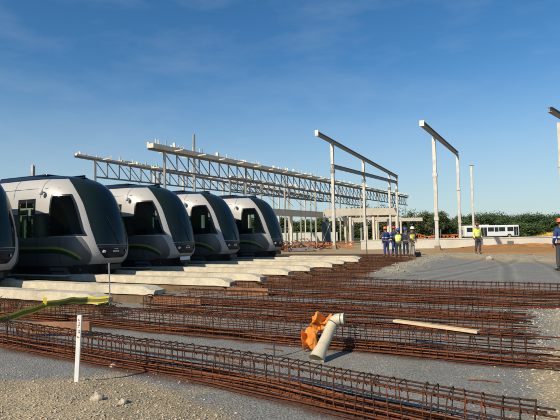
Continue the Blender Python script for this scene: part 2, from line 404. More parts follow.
for ci, cg in enumerate(CAGES):
    x0, x1, yc = cg[:3]; cy = (lambda X, c=cg[3]: (cr_interp(X, *c))) if len(cg) > 3 else (lambda X, y=yc: y); yc = cy(x0)
    near = ci < 6; rr = random.Random(ci+50)
    o = thing('rebar_cage', CAGE_LABELS[ci], 'rebar cage', (x0, yc, 0), 0, 'rebar cages laid out in rows')
    Ln = x1-x0
    def height(x): return max(-.01, min(.03, site(x0+x, cy(x0+x))[0]))
    def wav(z, y, amp, seg):
        ph = rr.random()*9; n = max(3, int(Ln/seg)); out = []
        for i in range(n+1):
            x = Ln*i/n + (rr.uniform(-.12,.05 if ci == 0 else .25) if i in (0, n) else 0)
            out.append((x, cy(x0+x)-yc+y+amp*noise.noise(Vector((x*.9, ph, 1))), z+height(x)+.6*amp*noise.noise(Vector((x*.9, ph, 5)))))
        return out
    w = CW/2-.012; H = CH-.016
    lines = [(H,-w,.01,.009),(H,w,.01,.009),(H,0,.012,.008),(H-.075,-w,.012,.009),(H-.075,w,.012,.009),(.145,-w,.012,.008),(.145,w,.012,.008),
             (.02,-w,.01,.009),(.02,w,.01,.009),(.02,0,.02,.009),(.02,-.07,.02,.008),(.02,.07,.02,.008)]
    if near: lines += [(.05,-.08,.05,.009),(.06,.07,.05,.009),(.10,.02,.06,.009),(.09,-.1,.04,.009),(.035,.0,.06,.009),(.012,-.16,.05,.009),(.012,.17,.06,.009),(.075,-.04,.06,.009),(.12,.06,.05,.009),(.13,-.07,.05,.009),(.05,.1,.05,.009),(.11,-.02,.06,.009),(.02,-.12,.05,.009)]
    for (z, y, amp, r) in lines:
        MB().tube(wav(z, y, amp, .3), r*.82, 6).build('longitudinal_bar', RUSTS[rr.choice((0,0,1,2,3))] if z < .2 else RUSTS[rr.choice((1,2,2,0))], o, smooth=True)
    x = .08; cnt = 0; st = Ln/98 if Ln/98 > .1 else .1
    while x < Ln-.05 and cnt < 99:
        s = link('stirrup', STIR[rr.randrange(6)], o, (x, cy(x0+x)-yc+rr.uniform(-.008,.008), .002+height(x)))
        s.rotation_euler = (rr.gauss(0,.02), rr.gauss(0,.07), rr.gauss(0,.06)); cnt += 1
        x += st*rr.choice((.7,.9,1,1.1,1.3))

# ------------------------------------------------------------------ trams
ZT=[.3,.45,.61,.79,1.04,1.3,1.64,2.0,2.42,2.75,3.0,3.15,3.26,3.36]; TX=[-.5,-.38,-.24,-.06,0,-.02,-.10,-.22,-.40,-.6,-.82,-1.05,-1.32,-1.8]
ZW=[.3,.5,.8,2.4,2.75,3.0,3.15,3.26,3.36]; WM=[1.05,1.15,1.2,1.2,1.17,1.1,1.0,.88,.72]
def tip(z): return cr_interp(z, ZT, TX)
def wmx(z): return cr_interp(z, ZW, WM)
def half(u, z):
    a = 1-min(u, 1.9)/1.9; return wmx(z)*(1-a**2.6)**(1/2.5)
def surf(x, z, s, off=0.0):
    u = max(0.0, tip(z)-x); p = Vector((x, s*half(u, z), z))
    if off:
        e = .01
        du = Vector((x-e, s*half(max(0, tip(z)-x+e), z), z)) - Vector((x+e if tip(z)-x > e else x, s*half(max(0, tip(z)-x-e), z), z))
        dz = Vector((x, s*half(max(0, tip(z+e)-x), z+e), z+e)) - Vector((x, s*half(max(0, tip(z-e)-x), z-e), z-e))
        n = du.cross(dz)
        if n.length > 1e-9:
            n.normalize()
            if n.y*s < 0: n = -n
            p += n*off
    return p
def nose(t, z, off=0.0):       # t in -1..1 across the nose, 0 at the tip; fraction of uw(z)
    return t, z
def patch(xl, xr, z0, z1, s, off, nx=14, nz=14, mb=None):
    mb = mb or MB(); vv = []; ff = []
    for j in range(nz+1):
        z = lerp(z0, z1, j/nz)
        for i in range(nx+1): vv.append(surf(lerp(xl(z), xr(z), (1-(1-i/nx)**2.6) if nx > 50 else i/nx), z, s, off))
    for j in range(nz):
        for i in range(nx):
            q = (j*(nx+1)+i, j*(nx+1)+i+1, (j+1)*(nx+1)+i+1, (j+1)*(nx+1)+i); ff.append(q if s < 0 else q[::-1])
    return mb.add(vv, ff)
def front_patch(uw, z0, z1, off, nt=28, nz=24):      # across the nose between u = uw(z) on both sides
    mb = MB(); vv = []; ff = []
    for j in range(nz+1):
        z = lerp(z0, z1, j/nz)
        for i in range(nt+1):
            t = -1+2*i/nt; u = uw(z)*abs(t)**2.4; s = -1 if t < 0 else 1
            p = Vector((tip(z)-u, s*half(u, z), z))
            e = .006; tz = (tip(z+e)-tip(z-e))/(2*e)
            # outward normal from the local plan tangent and the rake of the nose
            u2 = u+.01; hy = (half(u2, z)-half(max(0,u-.01), z))/(u2-max(0,u-.01)) if u > 1e-4 else 99
            nrm = Vector((hy, s*1.0, -tz*hy)).normalized() if u > 1e-4 else Vector((1, 0, -tz)).normalized()
            vv.append(p+nrm*off)
    for j in range(nz):
        for i in range(nt): ff.append((j*(nt+1)+i, j*(nt+1)+i+1, (j+1)*(nt+1)+i+1, (j+1)*(nt+1)+i))
    return mb.add(vv, ff)
M_tw = mat('tram_white_paint', (.44,.43,.40), .42, amt=.03, scale=2, dirt=(.55,.48,.36), dirt_amt=.25)
M_tg = mat('tram_silver_paint', (.12,.122,.118), .38, metal=.2, amt=.06, scale=2, dirt=(.28,.24,.17), dirt_amt=.3)
M_tk = mat('tram_black_panel', (.012,.014,.016), .25, amt=.2, scale=3)
M_tskirt = mat('tram_dark_skirt', (.02,.02,.02), .6, amt=.3, scale=3, dirt=(.12,.09,.06), dirt_amt=.3)
M_tyel = mat('tram_yellow_stripe', (.34,.30,.06), .4, amt=.04)
M_tgrn = mat('tram_green_stripe', (.010,.05,.018), .4, amt=.05)
M_navy = mat('tram_navy_mask', (.006,.010,.022), .35, amt=.15, spec=.25)
M_wind = glass_mat('windscreen_glass', (.004,.014,.016), .22, .06)
M_side = glass_mat('side_window_glass', (.006,.009,.009), .85, .04)
M_lamp = mat('lamp_glass', (.55,.57,.58), .12, amt=.1)
M_mark = mat('white_marking', (.75,.76,.78), .5, amt=.02)
M_grey = mat('mid_grey_plastic', (.12,.12,.12), .6, amt=.1)
M_seat = mat('seat_blue_fabric', (.03,.05,.10), .9)
TL = 17.0
def uw(z): return interp(z, [.6,.76,.95,1.16,1.65,1.95,2.45,2.9,3.1,3.25], [.001,.02,.085,.14,.19,.20,.205,.24,.24,.20])
def upl(z): return interp(z, [1.16,1.65,1.95,2.45,2.75,2.9], [.19,.31,.315,.315,.335,.40])
WIN0, WIN1 = 1.46, 2.70
def cabx(z): return tip(z)-upl(z)-.015
WINS = [(lambda z: -1.47, cabx, WIN0, WIN1)] + [((lambda z, a=a: a), (lambda z, b=b: b), 1.2, 2.62) for a, b in ((-5.1,-3.35),(-7.0,-5.25),(-10.4,-8.65),(-12.3,-10.55),(-15.6,-13.9))]
DOORS = [(-2.82,-2.03),(-8.5,-7.15),(-13.75,-12.45)]
WINS += [((lambda z, a=a: a+.07), (lambda z, b=b: b-.07), 1.15, 2.5) for a, b in DOORS]; NWIN = len(WINS)-len(DOORS)
def in_window(x, z):
    for xl, xr, z0, z1 in WINS:
        if xl(z)+.03 < x < xr(z)-.03 and z0+.03 < z < z1-.03: return True
    return False
def tram_body():
    mb = MB(); us = [0]+[1.9*(i/60)**2.4 for i in range(1, 61)]
    tail = frange(1.95, 3.4, .05)+frange(3.5, TL, .1); us += tail
    zs = frange(.3, 3.34, .02)+[3.355]
    nu = len(us); vv = []; ff = []
    for s in (-1, 1):
        o = len(vv)
        for z in zs:
            for u in us: x = max(tip(z)-u, -TL) if u > 3 else tip(z)-u; vv.append((x, s*half(u, z), z))
        for j in range(len(zs)-1):
            zc = (zs[j]+zs[j+1])/2
            for i in range(nu-1):
                xc = tip(zc)-(us[i]+us[i+1])/2
                if in_window(xc, zc): continue
                q = (o+j*nu+i, o+j*nu+i+1, o+(j+1)*nu+i+1, o+(j+1)*nu+i); ff.append(q[::-1] if s < 0 else q)
    k = (len(zs)-1)*nu; o2 = len(zs)*nu
    for i in range(nu-1): ff.append((k+i, k+i+1, o2+k+i+1, o2+k+i))
    mb.add(vv, ff); mb.box((-TL+.02,-1.14,.3),(-.9,1.14,.34))
    return mb.mesh('body', M_tw, True)
def build_tram():
    o = thing('tram', '-', 'tram')
    b = link('body', tram_body(), o)
    front_patch(uw, 1.2, 3.335, .006, 30, 40).build('windscreen', M_wind, o, smooth=True)
    fm = front_patch(lambda z: uw(z)*.97, .80, 1.185, .008, 28, 10).build('front_mask', M_navy, o, smooth=True)
    front_patch(lambda z: .5, .295, .64, .012, 40, 14).build('bumper', M_tskirt, o, smooth=True)
    front_patch(lambda z: .03, .62, .81, .0075, 20, 8).build('nose_panel', M_tw, o, smooth=True)
    fc = front_patch(lambda z: uw(z)*.98, 1.12, 1.135, .014, 20, 1); fc.build('wiper_rail', M_grey, fm)
    # wiper
    pts = [Vector((tip(z)+.02, y, z)) for y, z in ((.10,1.2),(.02,1.5),(-.08,1.8),(-.16,2.05))]
    MB().tube(pts, .012, 6).build('wiper', M_tk, o)
    for s in (-1, 1):                                        # headlamps set in the mask
        mb = MB(); u = .055; z = 1.0; c = Vector((tip(z)-u, s*half(u, z), z)); nrm = Vector((.75, s*.65, 0)).normalized()
        ax = nrm.cross(Vector((0,0,1))); vv = [c+nrm*.03]; 
        for k in range(12): a = k*math.pi/6; vv.append(c+nrm*.014+ax*.07*math.cos(a)+Vector((0,0,.045*math.sin(a))))
        mb.add(vv, [(0, 1+k, 1+(k+1) % 12) for k in range(12)]); mb.build('headlight', M_lamp, o)
        mr = MB()
        p = surf(-1.72, 2.78, s, .0); mr.tube([p, p+Vector((0, s*.10, .0))], .02, 6)
        arm = mr.build('mirror_arm', M_grey, o)
        bp = p+Vector((.0, s*.13, -.02)); ml = MB()
        prof = [(.0,.075),(.04,.065),(.06,.025),(.06,-.025),(.04,-.065),(0,-.075)]
        ml.lathe(prof, 14, bp); ml.build('mirror_housing', M_lamp, arm, smooth=True)
    # white emblem and fleet number marks on the mask (drawn as tiny glyph strokes)
    def glyphs(y0, z0, h, wd, n, name):
        mb = MB()
        for k in range(n):
            ya = y0+k*wd*1.35
            for (a, bq, c, d) in ((0,.1,.9,.9),):
                y1 = ya+a*wd; y2 = ya+c*wd; z1 = z0+bq*h; z2 = z0+d*h
                vv = []
                for yy, zz in ((y1,z1),(y2,z1),(y2,z2),(y1,z2)):
                    zz_ = zz; u = 0.0
                    for uu in [i*.0005 for i in range(400)]:
                        if half(uu, zz_) >= abs(yy): u = uu; break
                    vv.append((tip(zz_)-u+.016, yy, zz_))
                mb.add(vv, [(0,1,2,3)])
        mb.build(name, M_mark, fm)
    glyphs(-.12, .965, .065, .06, 3, 'fleet_number'); glyphs(-.07, 1.06, .022, .022, 5, 'emblem')
    for s in (-1, 1):
        for i, (xl, xr, z0, z1) in enumerate(WINS):
            if i >= NWIN: continue
            wd = patch(xl, xr, z0, z1, s, .006).build('cab_window' if i == 0 else 'side_window', M_side, o, smooth=True)
            fr = MB(); k = .05
            patch(xl, lambda z: xl(z)+k, z0, z1, s, .011, 3, 14, fr); patch(lambda z: xr(z)-k, xr, z0, z1, s, .011, 3, 14, fr)
            patch(lambda z: xl(z)+k, lambda z: xr(z)-k, z0, z0+k, s, .011, 14, 3, fr); patch(lambda z: xl(z)+k, lambda z: xr(z)-k, z1-k, z1, s, .011, 14, 3, fr)
            fr.build('window_frame', M_tk, wd)
        for (a, bq) in DOORS:
            dm = MB(); e = .085
            patch(lambda z: a, lambda z: bq, .42, 1.17, s, .007, 8, 10, dm); patch(lambda z: a, lambda z: bq, 2.48, 2.6, s, .007, 8, 3, dm)
            patch(lambda z: a, lambda z: a+e, 1.17, 2.48, s, .007, 2, 14, dm); patch(lambda z: bq-e, lambda z: bq, 1.17, 2.48, s, .007, 2, 14, dm)
            d = dm.build('door', M_tk, o, smooth=True)
            patch(lambda z: a+e, lambda z: bq-e, 1.17, 2.48, s, .004).build('door_glass', M_side, d, smooth=True)
            h = patch(lambda z: (a+bq)/2-.012, lambda z: (a+bq)/2+.012, .45, 2.55, s, .011, 1, 8); h.build('door_seam', M_grey, d)
        for (a, bq) in ((-2.03,-1.47),(-3.35,-2.82),(-5.25,-5.1),(-7.15,-7.0),(-8.65,-8.5),(-10.55,-10.4),(-12.45,-12.3),(-13.9,-13.75),(-17,-15.6)):   # black band between the panes
            patch(lambda z: a, lambda z: bq, 1.44, 2.15, s, .007, 8, 8).build('dark_panel', M_tk, o, smooth=True)
        # silver lower panel, swoosh stripes, skirt, panel joints
        patch(lambda z: -TL, lambda z: tip(z)-max(.004, interp(z, [.62,.76,.95,1.16,1.30,1.44], [.20,.20,.22,.28,.33,.40])), .60, 1.44, s, .008, 110, 30).build('lower_panel', M_tg, o, smooth=True)
        def zs_(x): return interp(x, [-TL,-2.0,-1.3,-.95,-.72,-.5,-.34], [1.13,1.13,1.14,1.10,1.02,.88,.66])
        for nm, top, bot, mt_, off in (('yellow_stripe', .035, -.035, M_tyel, .014), ('green_stripe', -.045, -.16, M_tgrn, .012)):
            mb = MB(); vv = []; ff = []; n = 80
            for i in range(n+1):
                x = lerp(-TL, -.36, (i/n)**.5) if nm == 'yellow_stripe' else lerp(-TL, -.52, (i/n)**.5)
                for k in range(3): vv.append(surf(x, max(.62, zs_(x)+lerp(bot, top, k/2)), s, off))
            for i in range(n):
                for k in range(2):
                    q = (i*3+k, (i+1)*3+k, (i+1)*3+k+1, i*3+k+1); ff.append(q if s < 0 else q[::-1])
            mb.add(vv, ff); mb.build(nm, mt_, o, smooth=True)
        patch(lambda z: -TL, lambda z: tip(z)-.30, .295, .60, s, .008, 80, 14).build('skirt', M_tskirt, o, smooth=True)
        jm = MB(); patch(lambda z: -TL, lambda z: -1.3, 2.895, 2.91, s, .004, 40, 1, jm)
        for xj in (-1.85, -3.05): patch(lambda z: xj-.006, lambda z: xj+.006, 2.62, 3.2, s, .005, 1, 8, jm)
        for xj in (-1.05, -1.95, -2.9, -4.4, -6.2): patch(lambda z: xj-.005, lambda z: xj+.005, .62, 1.43, s, .0155, 1, 8, jm)
        patch(lambda z: -TL, lambda z: -.75, .975, .985, s, .0105, 60, 1, jm)
        jm.build('panel_joint', M_tskirt, o)
        for xj in (-1.2, -3.2, -5.0): patch(lambda z: xj-.28, lambda z: xj+.28, .36, .56, s, .014, 4, 4).build('skirt_hatch', M_grey, o)
    # roof: dark cap and equipment boxes
    mb = MB(); vv = []; ff = []; n = 44; zt = [3.2,3.27,3.32,3.355,3.368]
    xs = [-1.30-(TL-1.3)*(i/n)**1.5 for i in range(n+1)]
    ring = [(-1,3.21),(-1,3.28),(-1,3.33),(-1,3.355),(0,3.375),(1,3.355),(1,3.33),(1,3.28),(1,3.21)]
    for x in xs:
        for s, z in ring:
            u = max(tip(min(z,3.355))-x, .0); y = half(u, min(z,3.355))*s; vv.append((x, y*1.012, z+.006))
    k = len(ring)
    for i in range(n):
        for j in range(k-1): ff.append((i*k+j, (i+1)*k+j, (i+1)*k+j+1, i*k+j+1))
    mb.add(vv, ff); mb.build('roof', M_tk, o, smooth=True)
    for (a, bq, w, h) in ((-4.6,-2.3,.62,.10),(-7.9,-5.2,.68,.14),(-12,-8.6,.66,.12)):
        bevel(MB().box((a,-w,3.365),(bq,w,3.365+h*.6)).build('roof_unit', M_tk, o), .03)
    # interior seen through the glass
    MB().box((-TL+.1,-1.1,.42),(-.9,1.1,.46)).build('floor', M_tskirt, o)
    MB().box((-1.15,-.8,.46),(-.62,.8,1.18)).build('driver_console', M_tk, o)
    MB().box((-2.0,-1.05,.46),(-1.94,.25,3.0)).build('cab_bulkhead', M_tskirt, o)
    sm = MB().box((-1.72,-.25,.8),(-1.32,.25,.92)).box((-1.78,-.25,.92),(-1.68,.25,1.75)).box((-1.6,-.08,.46),(-1.44,.08,.8)); sm.build('driver_seat', M_seat, o)
    for xb in (-2.6, -6.3, -11.5):                           # bogies with wheels between the beams
        bg_ = MB().box((xb-1.0,-.55,.42),(xb+1.0,.55,.58)).build('bogie', M_tskirt, o)
        for dx in (-.75, .75):
            for s in (-1, 1):
                wv = MB().tube([(xb+dx, s*.63, .50),(xb+dx, s*.74, .50)], .27, 18); wv.build('wheel', M_tskirt, bg_)
    # coupler cover / number plate below the nose
    MB().box((-.36,-.28,.46),(-.10,.28,.60)).build('coupler', M_tskirt, o)
    return o
tram0 = build_tram()
TRAMS = [(7.35,-11.5,'dark nosed tram cut off by the left edge, nearest of the five parked trams'),
         (10.75,-11.02,'white and silver tram with its side door in full view, second from the left'),
         (14.15,-10.98,'white and silver tram in mid row with a pale plate under its nose'),
         (17.55,-11.1,'white and silver tram fourth from the left, between middle and rightmost ones'),
         (20.95,-10.7,'rightmost white and silver tram, the one beside the orange site debris')]
for i, (yc, nx, lb) in enumerate(TRAMS):
    o = tram0 if i == 0 else copy_tree(tram0)
    o.location = (nx, yc, .02); tag(o, lb, 'tram', 'trams parked side by side')
    if i == 2:
        pl = MB().box((-.02,-.42,.56),(.0,.12,.68)).build('number_plate', M_mark, o)

# ------------------------------------------------------------------ steel frames
M_gal = mat('galvanised_steel', (.52,.50,.44), .5, metal=.35, amt=.18, scale=2.5, dirt=(.30,.22,.14), dirt_amt=.35)
M_gald = mat('grey_painted_steel', (.20,.20,.195), .55, metal=.2, amt=.18, scale=2.5, dirt=(.2,.14,.09), dirt_amt=.4)
M_girder = mat('weathered_girder_steel', (.20,.20,.195), .6, metal=.2, amt=.25, scale=2)
M_sheet = mat('pale_roof_sheet', (.66,.60,.47), .55, amt=.16, scale=1.5, dirt=(.3,.22,.13), dirt_amt=.4)
M_footing = mat('footing_concrete', (.26,.18,.11), .9, amt=.3, scale=6)
def column(o, x, y, z0, z1, w=.3, name='column', m=None):
    c = MB().ibeam((x, y, z0), (x, y, z1), w, w, .035, (0,1,0)).build(name, m or M_gal, o)
    return c
def base_plate(c, x, y, w=.6):
    MB().box((x-w/2, y-w/2, -.05), (x+w/2, y+w/2, .04)).box((x-w/2+.1, y-w/2+.1, .04), (x+w/2-.1, y+w/2-.1, .35)).build('base_plate', M_footing, c)
# portal frames of the maintenance hall
o = thing('steel_portal_frame', 'steel frame of four tall columns with two long beams, behind the huddled workers', 'steel frame', (-16.1, 42.65, 0), 0, 'tall open steel frames')
for (y, zt) in ((42.65,9.95),(52.3,9.6),(63.6,9.2),(67.6,9.05)):
    c = column(o, 0, y-42.65, 0, zt, .25); base_plate(c, 0, y-42.65)
    MB().box((-.18, y-42.65-.18, 7.1), (.18, y-42.65+.18, 7.45)).build('bracket', M_gald, c)
MB().ibeam((0, 39.0-42.65, 10.22), (0, 68.4-42.65, 9.25), .26, .34, .035).build('rafter', M_gald, o)
MB().ibeam((0, 42.45-42.65, 7.75), (0, 67.8-42.65, 8.45), .24, .36, .035).build('crane_beam', M_gald, o)
MB().box((-.16, 38.9-42.65, 10.0), (.16, 39.0-42.65, 10.5)).build('end_plate', M_gal, o)
o = thing('steel_portal_frame', 'steel frame of two slender columns under a short dark beam, right of the huddled workers', 'steel frame', (-6.3, 39.2, 0), 0, 'tall open steel frames')
for (y, zt) in ((39.2,8.8),(53.7,9.4)):
    c = column(o, 0, y-39.2, 0, zt, .25); base_plate(c, 0, y-39.2)
    for zb in (2.3, 5.7): MB().box((-.17, y-39.2-.17, zb), (.17, y-39.2+.17, zb+.28)).build('bracket', M_gal, c)
MB().ibeam((0, 34.5-39.2, 9.0), (0, 54.0-39.2, 9.62), .26, .34, .035).build('rafter', M_gald, o)
MB().box((-.16, 34.4-39.2, 8.8), (.16, 34.5-39.2, 9.2)).build('end_plate', M_gal, o)
o = thing('steel_column', 'single slender steel column standing alone in front of the white bus', 'steel column', (-6.3, 68.0, 0), 0)
c = column(o, 0, 0, 0, 10.05, .25); base_plate(c, 0, 0); MB().box((-.28,-.28,10.05),(.28,.28,10.1)).build('cap_plate', M_gal, o)
x, y = polar(.584, 34.0); x2, y2 = polar(.70, 48.0); xb, yb = polar(.5665, 31.5)
o = thing('steel_portal_frame', 'tall steel column with a dark beam end at the right edge of the photo', 'steel frame', (x, y, 0), 0, 'tall open steel frames')
for (cx, cy_, zt) in ((0,0,8.95),(x2-x,y2-y,9.2)):
    c = column(o, cx, cy_, 0, zt, .25); base_plate(c, cx, cy_)
    MB().box((cx-.17, cy_-.17, 5.8), (cx+.17, cy_+.17, 6.1)).build('bracket', M_gal, c)
MB().ibeam((xb-x,yb-y,9.30), (x2-x,y2-y,9.37), .26, .34, .035).build('rafter', M_gald, o)
o = thing('steel_column', 'slim post rising behind the roof of the second tram', 'steel column', (-36.4, 26.4, 0), 0)
column(o, 0, 0, 0, 7.6, .22)

# lattice girders of the long workshop roof
def lattice(label, p0, p1, zt0, zt1, zb, bay, over, cols, colw, sheet, extra=()):
    d = (Vector(p1)-Vector(p0)); Ln = d.length; d.normalize()
    o = thing('lattice_roof_frame', label, 'roof frame', (p0[0], p0[1], 0), math.atan2(d.y, d.x), 'lattice roof frames of the workshop')
    zt = lambda s: lerp(zt0, zt1, s/Ln)
    MB().bar((-over,0,zt(-over)), (Ln,0,zt(Ln)), .16, .18).build('top_chord', M_girder, o)
    MB().bar((0,0,zb), (Ln,0,zb), .16, .16).build('bottom_chord', M_girder, o)
    n = int(Ln/bay)
    for i in range(n+1):
        s = i*bay
        if zt(s)-zb < .3: break
        MB().bar((s,0,zb+.085), (s,0,zt(s)-.095), .09, .09).build('web_member', M_girder, o)
        if i < n: MB().bar((s+.06,.012,zt(s)-.15), (s+bay-.06,.012,zb+.12), .07, .07).build('web_member', M_girder, o)
    for s, z1 in cols: column(o, s, .26 if s else 0, 0, z1, colw, m=M_gal)
    if sheet:
        (a, b, w, h) = sheet
        MB().bar((a,0,zt(a)+.12+h/2), (b,0,zt(b)+.12+h/2), w, h).build('roof_gutter', M_sheet, o)
        mb = MB(); s = a
        while s < b:
            z = zt(s)+.12+h; hh = random.choice((.08,.14,.22,.34,.5)); yy = random.uniform(-.3,.2); mb.box((s,yy,z-.02), (s+random.choice((.05,.07,.12)),yy+random.choice((.06,.1,.3)),z+hh)); s += random.uniform(.22,.7)
        mb.build('purlin_cleats', M_sheet, o)
    if sheet:                                            # short roof purlins bolted across the top chord
        s = .8
        while s < min(Ln, sheet[1]):
            MB().box((s-.05, -1.1-random.uniform(0,.5), zt(s)+.10), (s+.05, 1.0+random.uniform(0,.6), zt(s)+.19)).build('purlin', M_sheet, o); s += 3.3
        s = 4.0
        while s < Ln-6:                                   # slack sway bracing between the posts
            MB().tube([(s,.05,zt(s)-.3),(s+2.2,.05,zb-.5),(s+4.4,.05,zb-1.4)], .03, 5).build('sway_brace', M_girder, o); s += 8.9
    return o
TBC = [(0,9.3),(4.4,11.7),(13.4,9.9),(22.3,9.2),(31.2,9.2),(40,9.2),(49,9.2),(58,9.2),(67,9.2),(76,9.2)]
lattice('long lattice roof frame with a sunlit gutter on top and the highest post', (-29.7,34.95), (-24.3,112), 9.3, 9.3, 7.65, 1.62, 2.1, TBC, .19, (-1.8, 77, .8, .40))
ta = lattice('shorter lattice roof frame at the far left, starting above the second tram', (-38.5,34.8), (-34.6,86), 9.3, 8.1, 7.58, 1.5, 2.4, [(0,9.3),(9,8.9),(17,8.7),(26,8.5),(34,8.35),(43,8.2)], .18, (-2.2, 46.0, .3, .16))
lattice('middle lattice roof frame, farther back and half hidden behind the long one', (-33.6,52.0), (-31.4,104), 8.75, 8.5, 7.3, 1.6, .4, [(0,8.6),(8,8.6),(16,8.6),(24,8.5),(32,8.5),(41,8.5)], .16, (0, 50, .5, .22))
for (x, y0, y1, z, lb) in ((-43,42.6,92,10.55,'pale roof beam on columns, left of two seen between the lattice frames'), (-41,46.0,96,10.05,'pale roof beam on columns, right one of two between the lattice frames')):
    p = thing('roof_beam', lb, 'roof beam', (x, y0, 0), 0, 'pale roof beams of the workshop')
    MB().bar((0,0,z), (0,y1-y0,z-.9), .5, .28).build('beam', M_sheet, p)
    for yy in (6, 22, 34, 46): column(p, 0, yy, 0, z-.15-.9*yy/(y1-y0), .24)

# precast concrete frame
M_pre = mat('precast_concrete', (.60,.54,.42), .85, amt=.12, scale=1.5, dirt=(.35,.28,.18), dirt_amt=.4)
o = thing('concrete_frame_building', 'precast concrete building frame with a bright horizontal beam, under the lattice roof', 'building frame', (-22.5, 56, 0))
A = Vector((-22.4,55.9,0)); B = Vector((-14.4,60.0,0)); Cc = Vector((-24.0,40.5,0)); org = Vector((-22.5,56,0))
def seg(p, q, z0, z1, w, nm, m=M_pre):
    p = p-org; q = q-org; return MB().bar((p.x,p.y,(z0+z1)/2), (q.x,q.y,(z0+z1)/2), w, z1-z0).build(nm, m, o)
seg(A, B, 3.62, 4.48, .4, 'front_beam'); seg(Cc, A+Vector((-.15,-.3,0)), 3.45, 4.15, .4, 'side_beam')
D = Vector((-17.5,75.5,0)); E2 = Vector((-27.4,70.4,0)); seg(E2, D, 3.4, 3.85, .4, 'rear_beam')
seg(E2+Vector((0,12,0)), D+Vector((1,12,0)), 3.4, 4.0, .4, 'rear_beam')
for p in (A, A.lerp(B,.36), A.lerp(B,.68), B, Cc, Cc.lerp(A,.5), E2, E2.lerp(D,.33), E2.lerp(D,.66), D):
    q = p-org; MB().box((q.x-.13,q.y-.13,0), (q.x+.13,q.y+.13,3.3 if p in (E2,D) else 3.45)).build('column', M_pre, o)
for k in range(4):
    p = A.lerp(B, .3*k)-org+Vector((-.5,1.2,0)); MB().box((p.x-.12,p.y-.12,0),(p.x+.12,p.y+.12,3.2)).build('prop', M_pre, o)
M_teal = mat('dark_teal_sheet', (.025,.055,.065), .5, amt=.25, scale=1.5)
o2 = thing('braced_panel', 'dark teal panel with a diagonal brace, leaning under the concrete beam', 'panel', (-21.9, 55.2, 0), math.atan2(.41,.83))
MB().box((-.5,0,0),(.55,.06,2.9)).build('sheet', M_teal, o2); MB().bar((-.45,-.05,.4),(.5,-.05,2.7),.08,.06).build('brace', M_gal, o2)

# ------------------------------------------------------------------ far wall, fences, heaps
M_wall = mat('whitewashed_wall', (.66,.63,.53), .85, amt=.1, scale=.7, dirt=(.42,.34,.22), dirt_amt=.4)
dw = Vector((R0.x, R0.y, 0)); wp = F0*43.5
o = thing('low_wall', 'low whitewashed concrete wall crossing the site behind the workers', 'wall', (wp.x, wp.y, 0), TH)
MB().box((7.2,-.15,-.1),(34,.15,.74)).build('wall_body', M_wall, o); MB().box((7.15,-.2,.742),(34,.2,.82)).build('coping', M_wall, o)
MB().box((20.2,-.19,.18),(20.75,-.152,.48)).build('drain_opening', M_girder, o)
M_mesh = mat('orange_safety_mesh', (.46,.13,.035), .8, amt=.5, scale=5)
def fence(label, q0, q1, d, h=1.1):
    x, y = polar(q0, d); o = thing('safety_fence', label, 'safety fence', (x, y, 0), TH, 'orange safety mesh fences'); Ln = (q1-q0)*d
    n = max(6, int(Ln/.09)); m_ = 12; mb = MB(); vv = []; ff = []; rr = random.Random(int(q0*1000))
    for i in range(n+1):
        xx = Ln*i/n; yy = .15*math.sin(xx*2.1)+.1*math.sin(xx*.9); t = h*(.8+.2*noise.noise(Vector((xx*.8, q0*50, 1))))
        for k in range(m_+1): vv.append((xx, yy+.08*math.sin(k*.6+xx), t*(k/m_)))
    for i in range(n):
        for k in range(m_):
            if k == m_-1 or rr.random() > .5: ff.append((i*(m_+1)+k, (i+1)*(m_+1)+k, (i+1)*(m_+1)+k+1, i*(m_+1)+k+1))
    mb.add(vv, ff); mb.build('mesh_sheet', M_mesh, o)
    k = 0.0
    while k <= Ln+.01: MB().box((k-.03,.3,0),(k+.03,.36,h+.15)).build('post', M_gald, o); k += max(1.0, Ln/max(1, int(Ln/2.2)))
fence('orange safety mesh fence behind the low wall, between workers and slender steel frame', .205, .318, 47, 1.5)
fence('short orange safety mesh fence right of the front slender column', .332, .368, 47, 1.5)
fence('orange safety mesh fence under the concrete frame, left of the workers', .06, .15, 50, .75)
M_pinkish = mat('faded_pink_plastic', (.50,.22,.16), .7, amt=.3, scale=5)
# debris by the last tram
x, y = polar(.035, 41)
o = thing('debris_heap', 'heap of tangled orange mesh and rusty bars beside the nose of the rightmost tram', 'debris heap', (x, y, 0), TH)
for k in range(46):
    a = Vector((random.uniform(-1.9,1.9), random.uniform(-.6,.6), random.uniform(0,.4))); pts = [a]
    for i in range(4): pts.append(pts[-1]+Vector((random.uniform(-.6,.6), random.uniform(-.3,.3), random.uniform(-.25,.35))))
    for p in pts: p.z = max(.03, min(1.3, p.z))
    MB().tube(pts, .035, 5).build('bent_bar', random.choice([RUSTS[0], RUSTS[1], RUSTS[2], RUSTS[3], M_pinkish]), o)
def crumple(mb, c, sx, sy, sz, sd, n=9):
    vv = []; ff = []
    for i in range(n):
        for j in range(n):
            u = i/(n-1)-.5; v = j/(n-1)-.5
            vv.append((c[0]+sx*u+.15*sx*noise.noise(Vector((u*3,v*3,sd))), c[1]+sy*noise.noise(Vector((u*2.4+5,v*2.4,sd+3))), c[2]+sz*(v+.5)+.35*sz*noise.noise(Vector((u*4,v*2,sd+9)))))
    for i in range(n-1):
        for j in range(n-1): ff.append((i*n+j, (i+1)*n+j, (i+1)*n+j+1, i*n+j+1))
    mb.add(vv, ff)
for k in range(3):
    mb = MB(); crumple(mb, (-1.4+1.2*k, random.uniform(-.5,.3), .05), .6, .4, .4, k*2.3); mb.build('mesh_scrap', M_mesh, o)
bevel(MB().box((-.9,-.75,0),(1.3,-.3,.32)).build('dark_box', M_girder, o), .05)
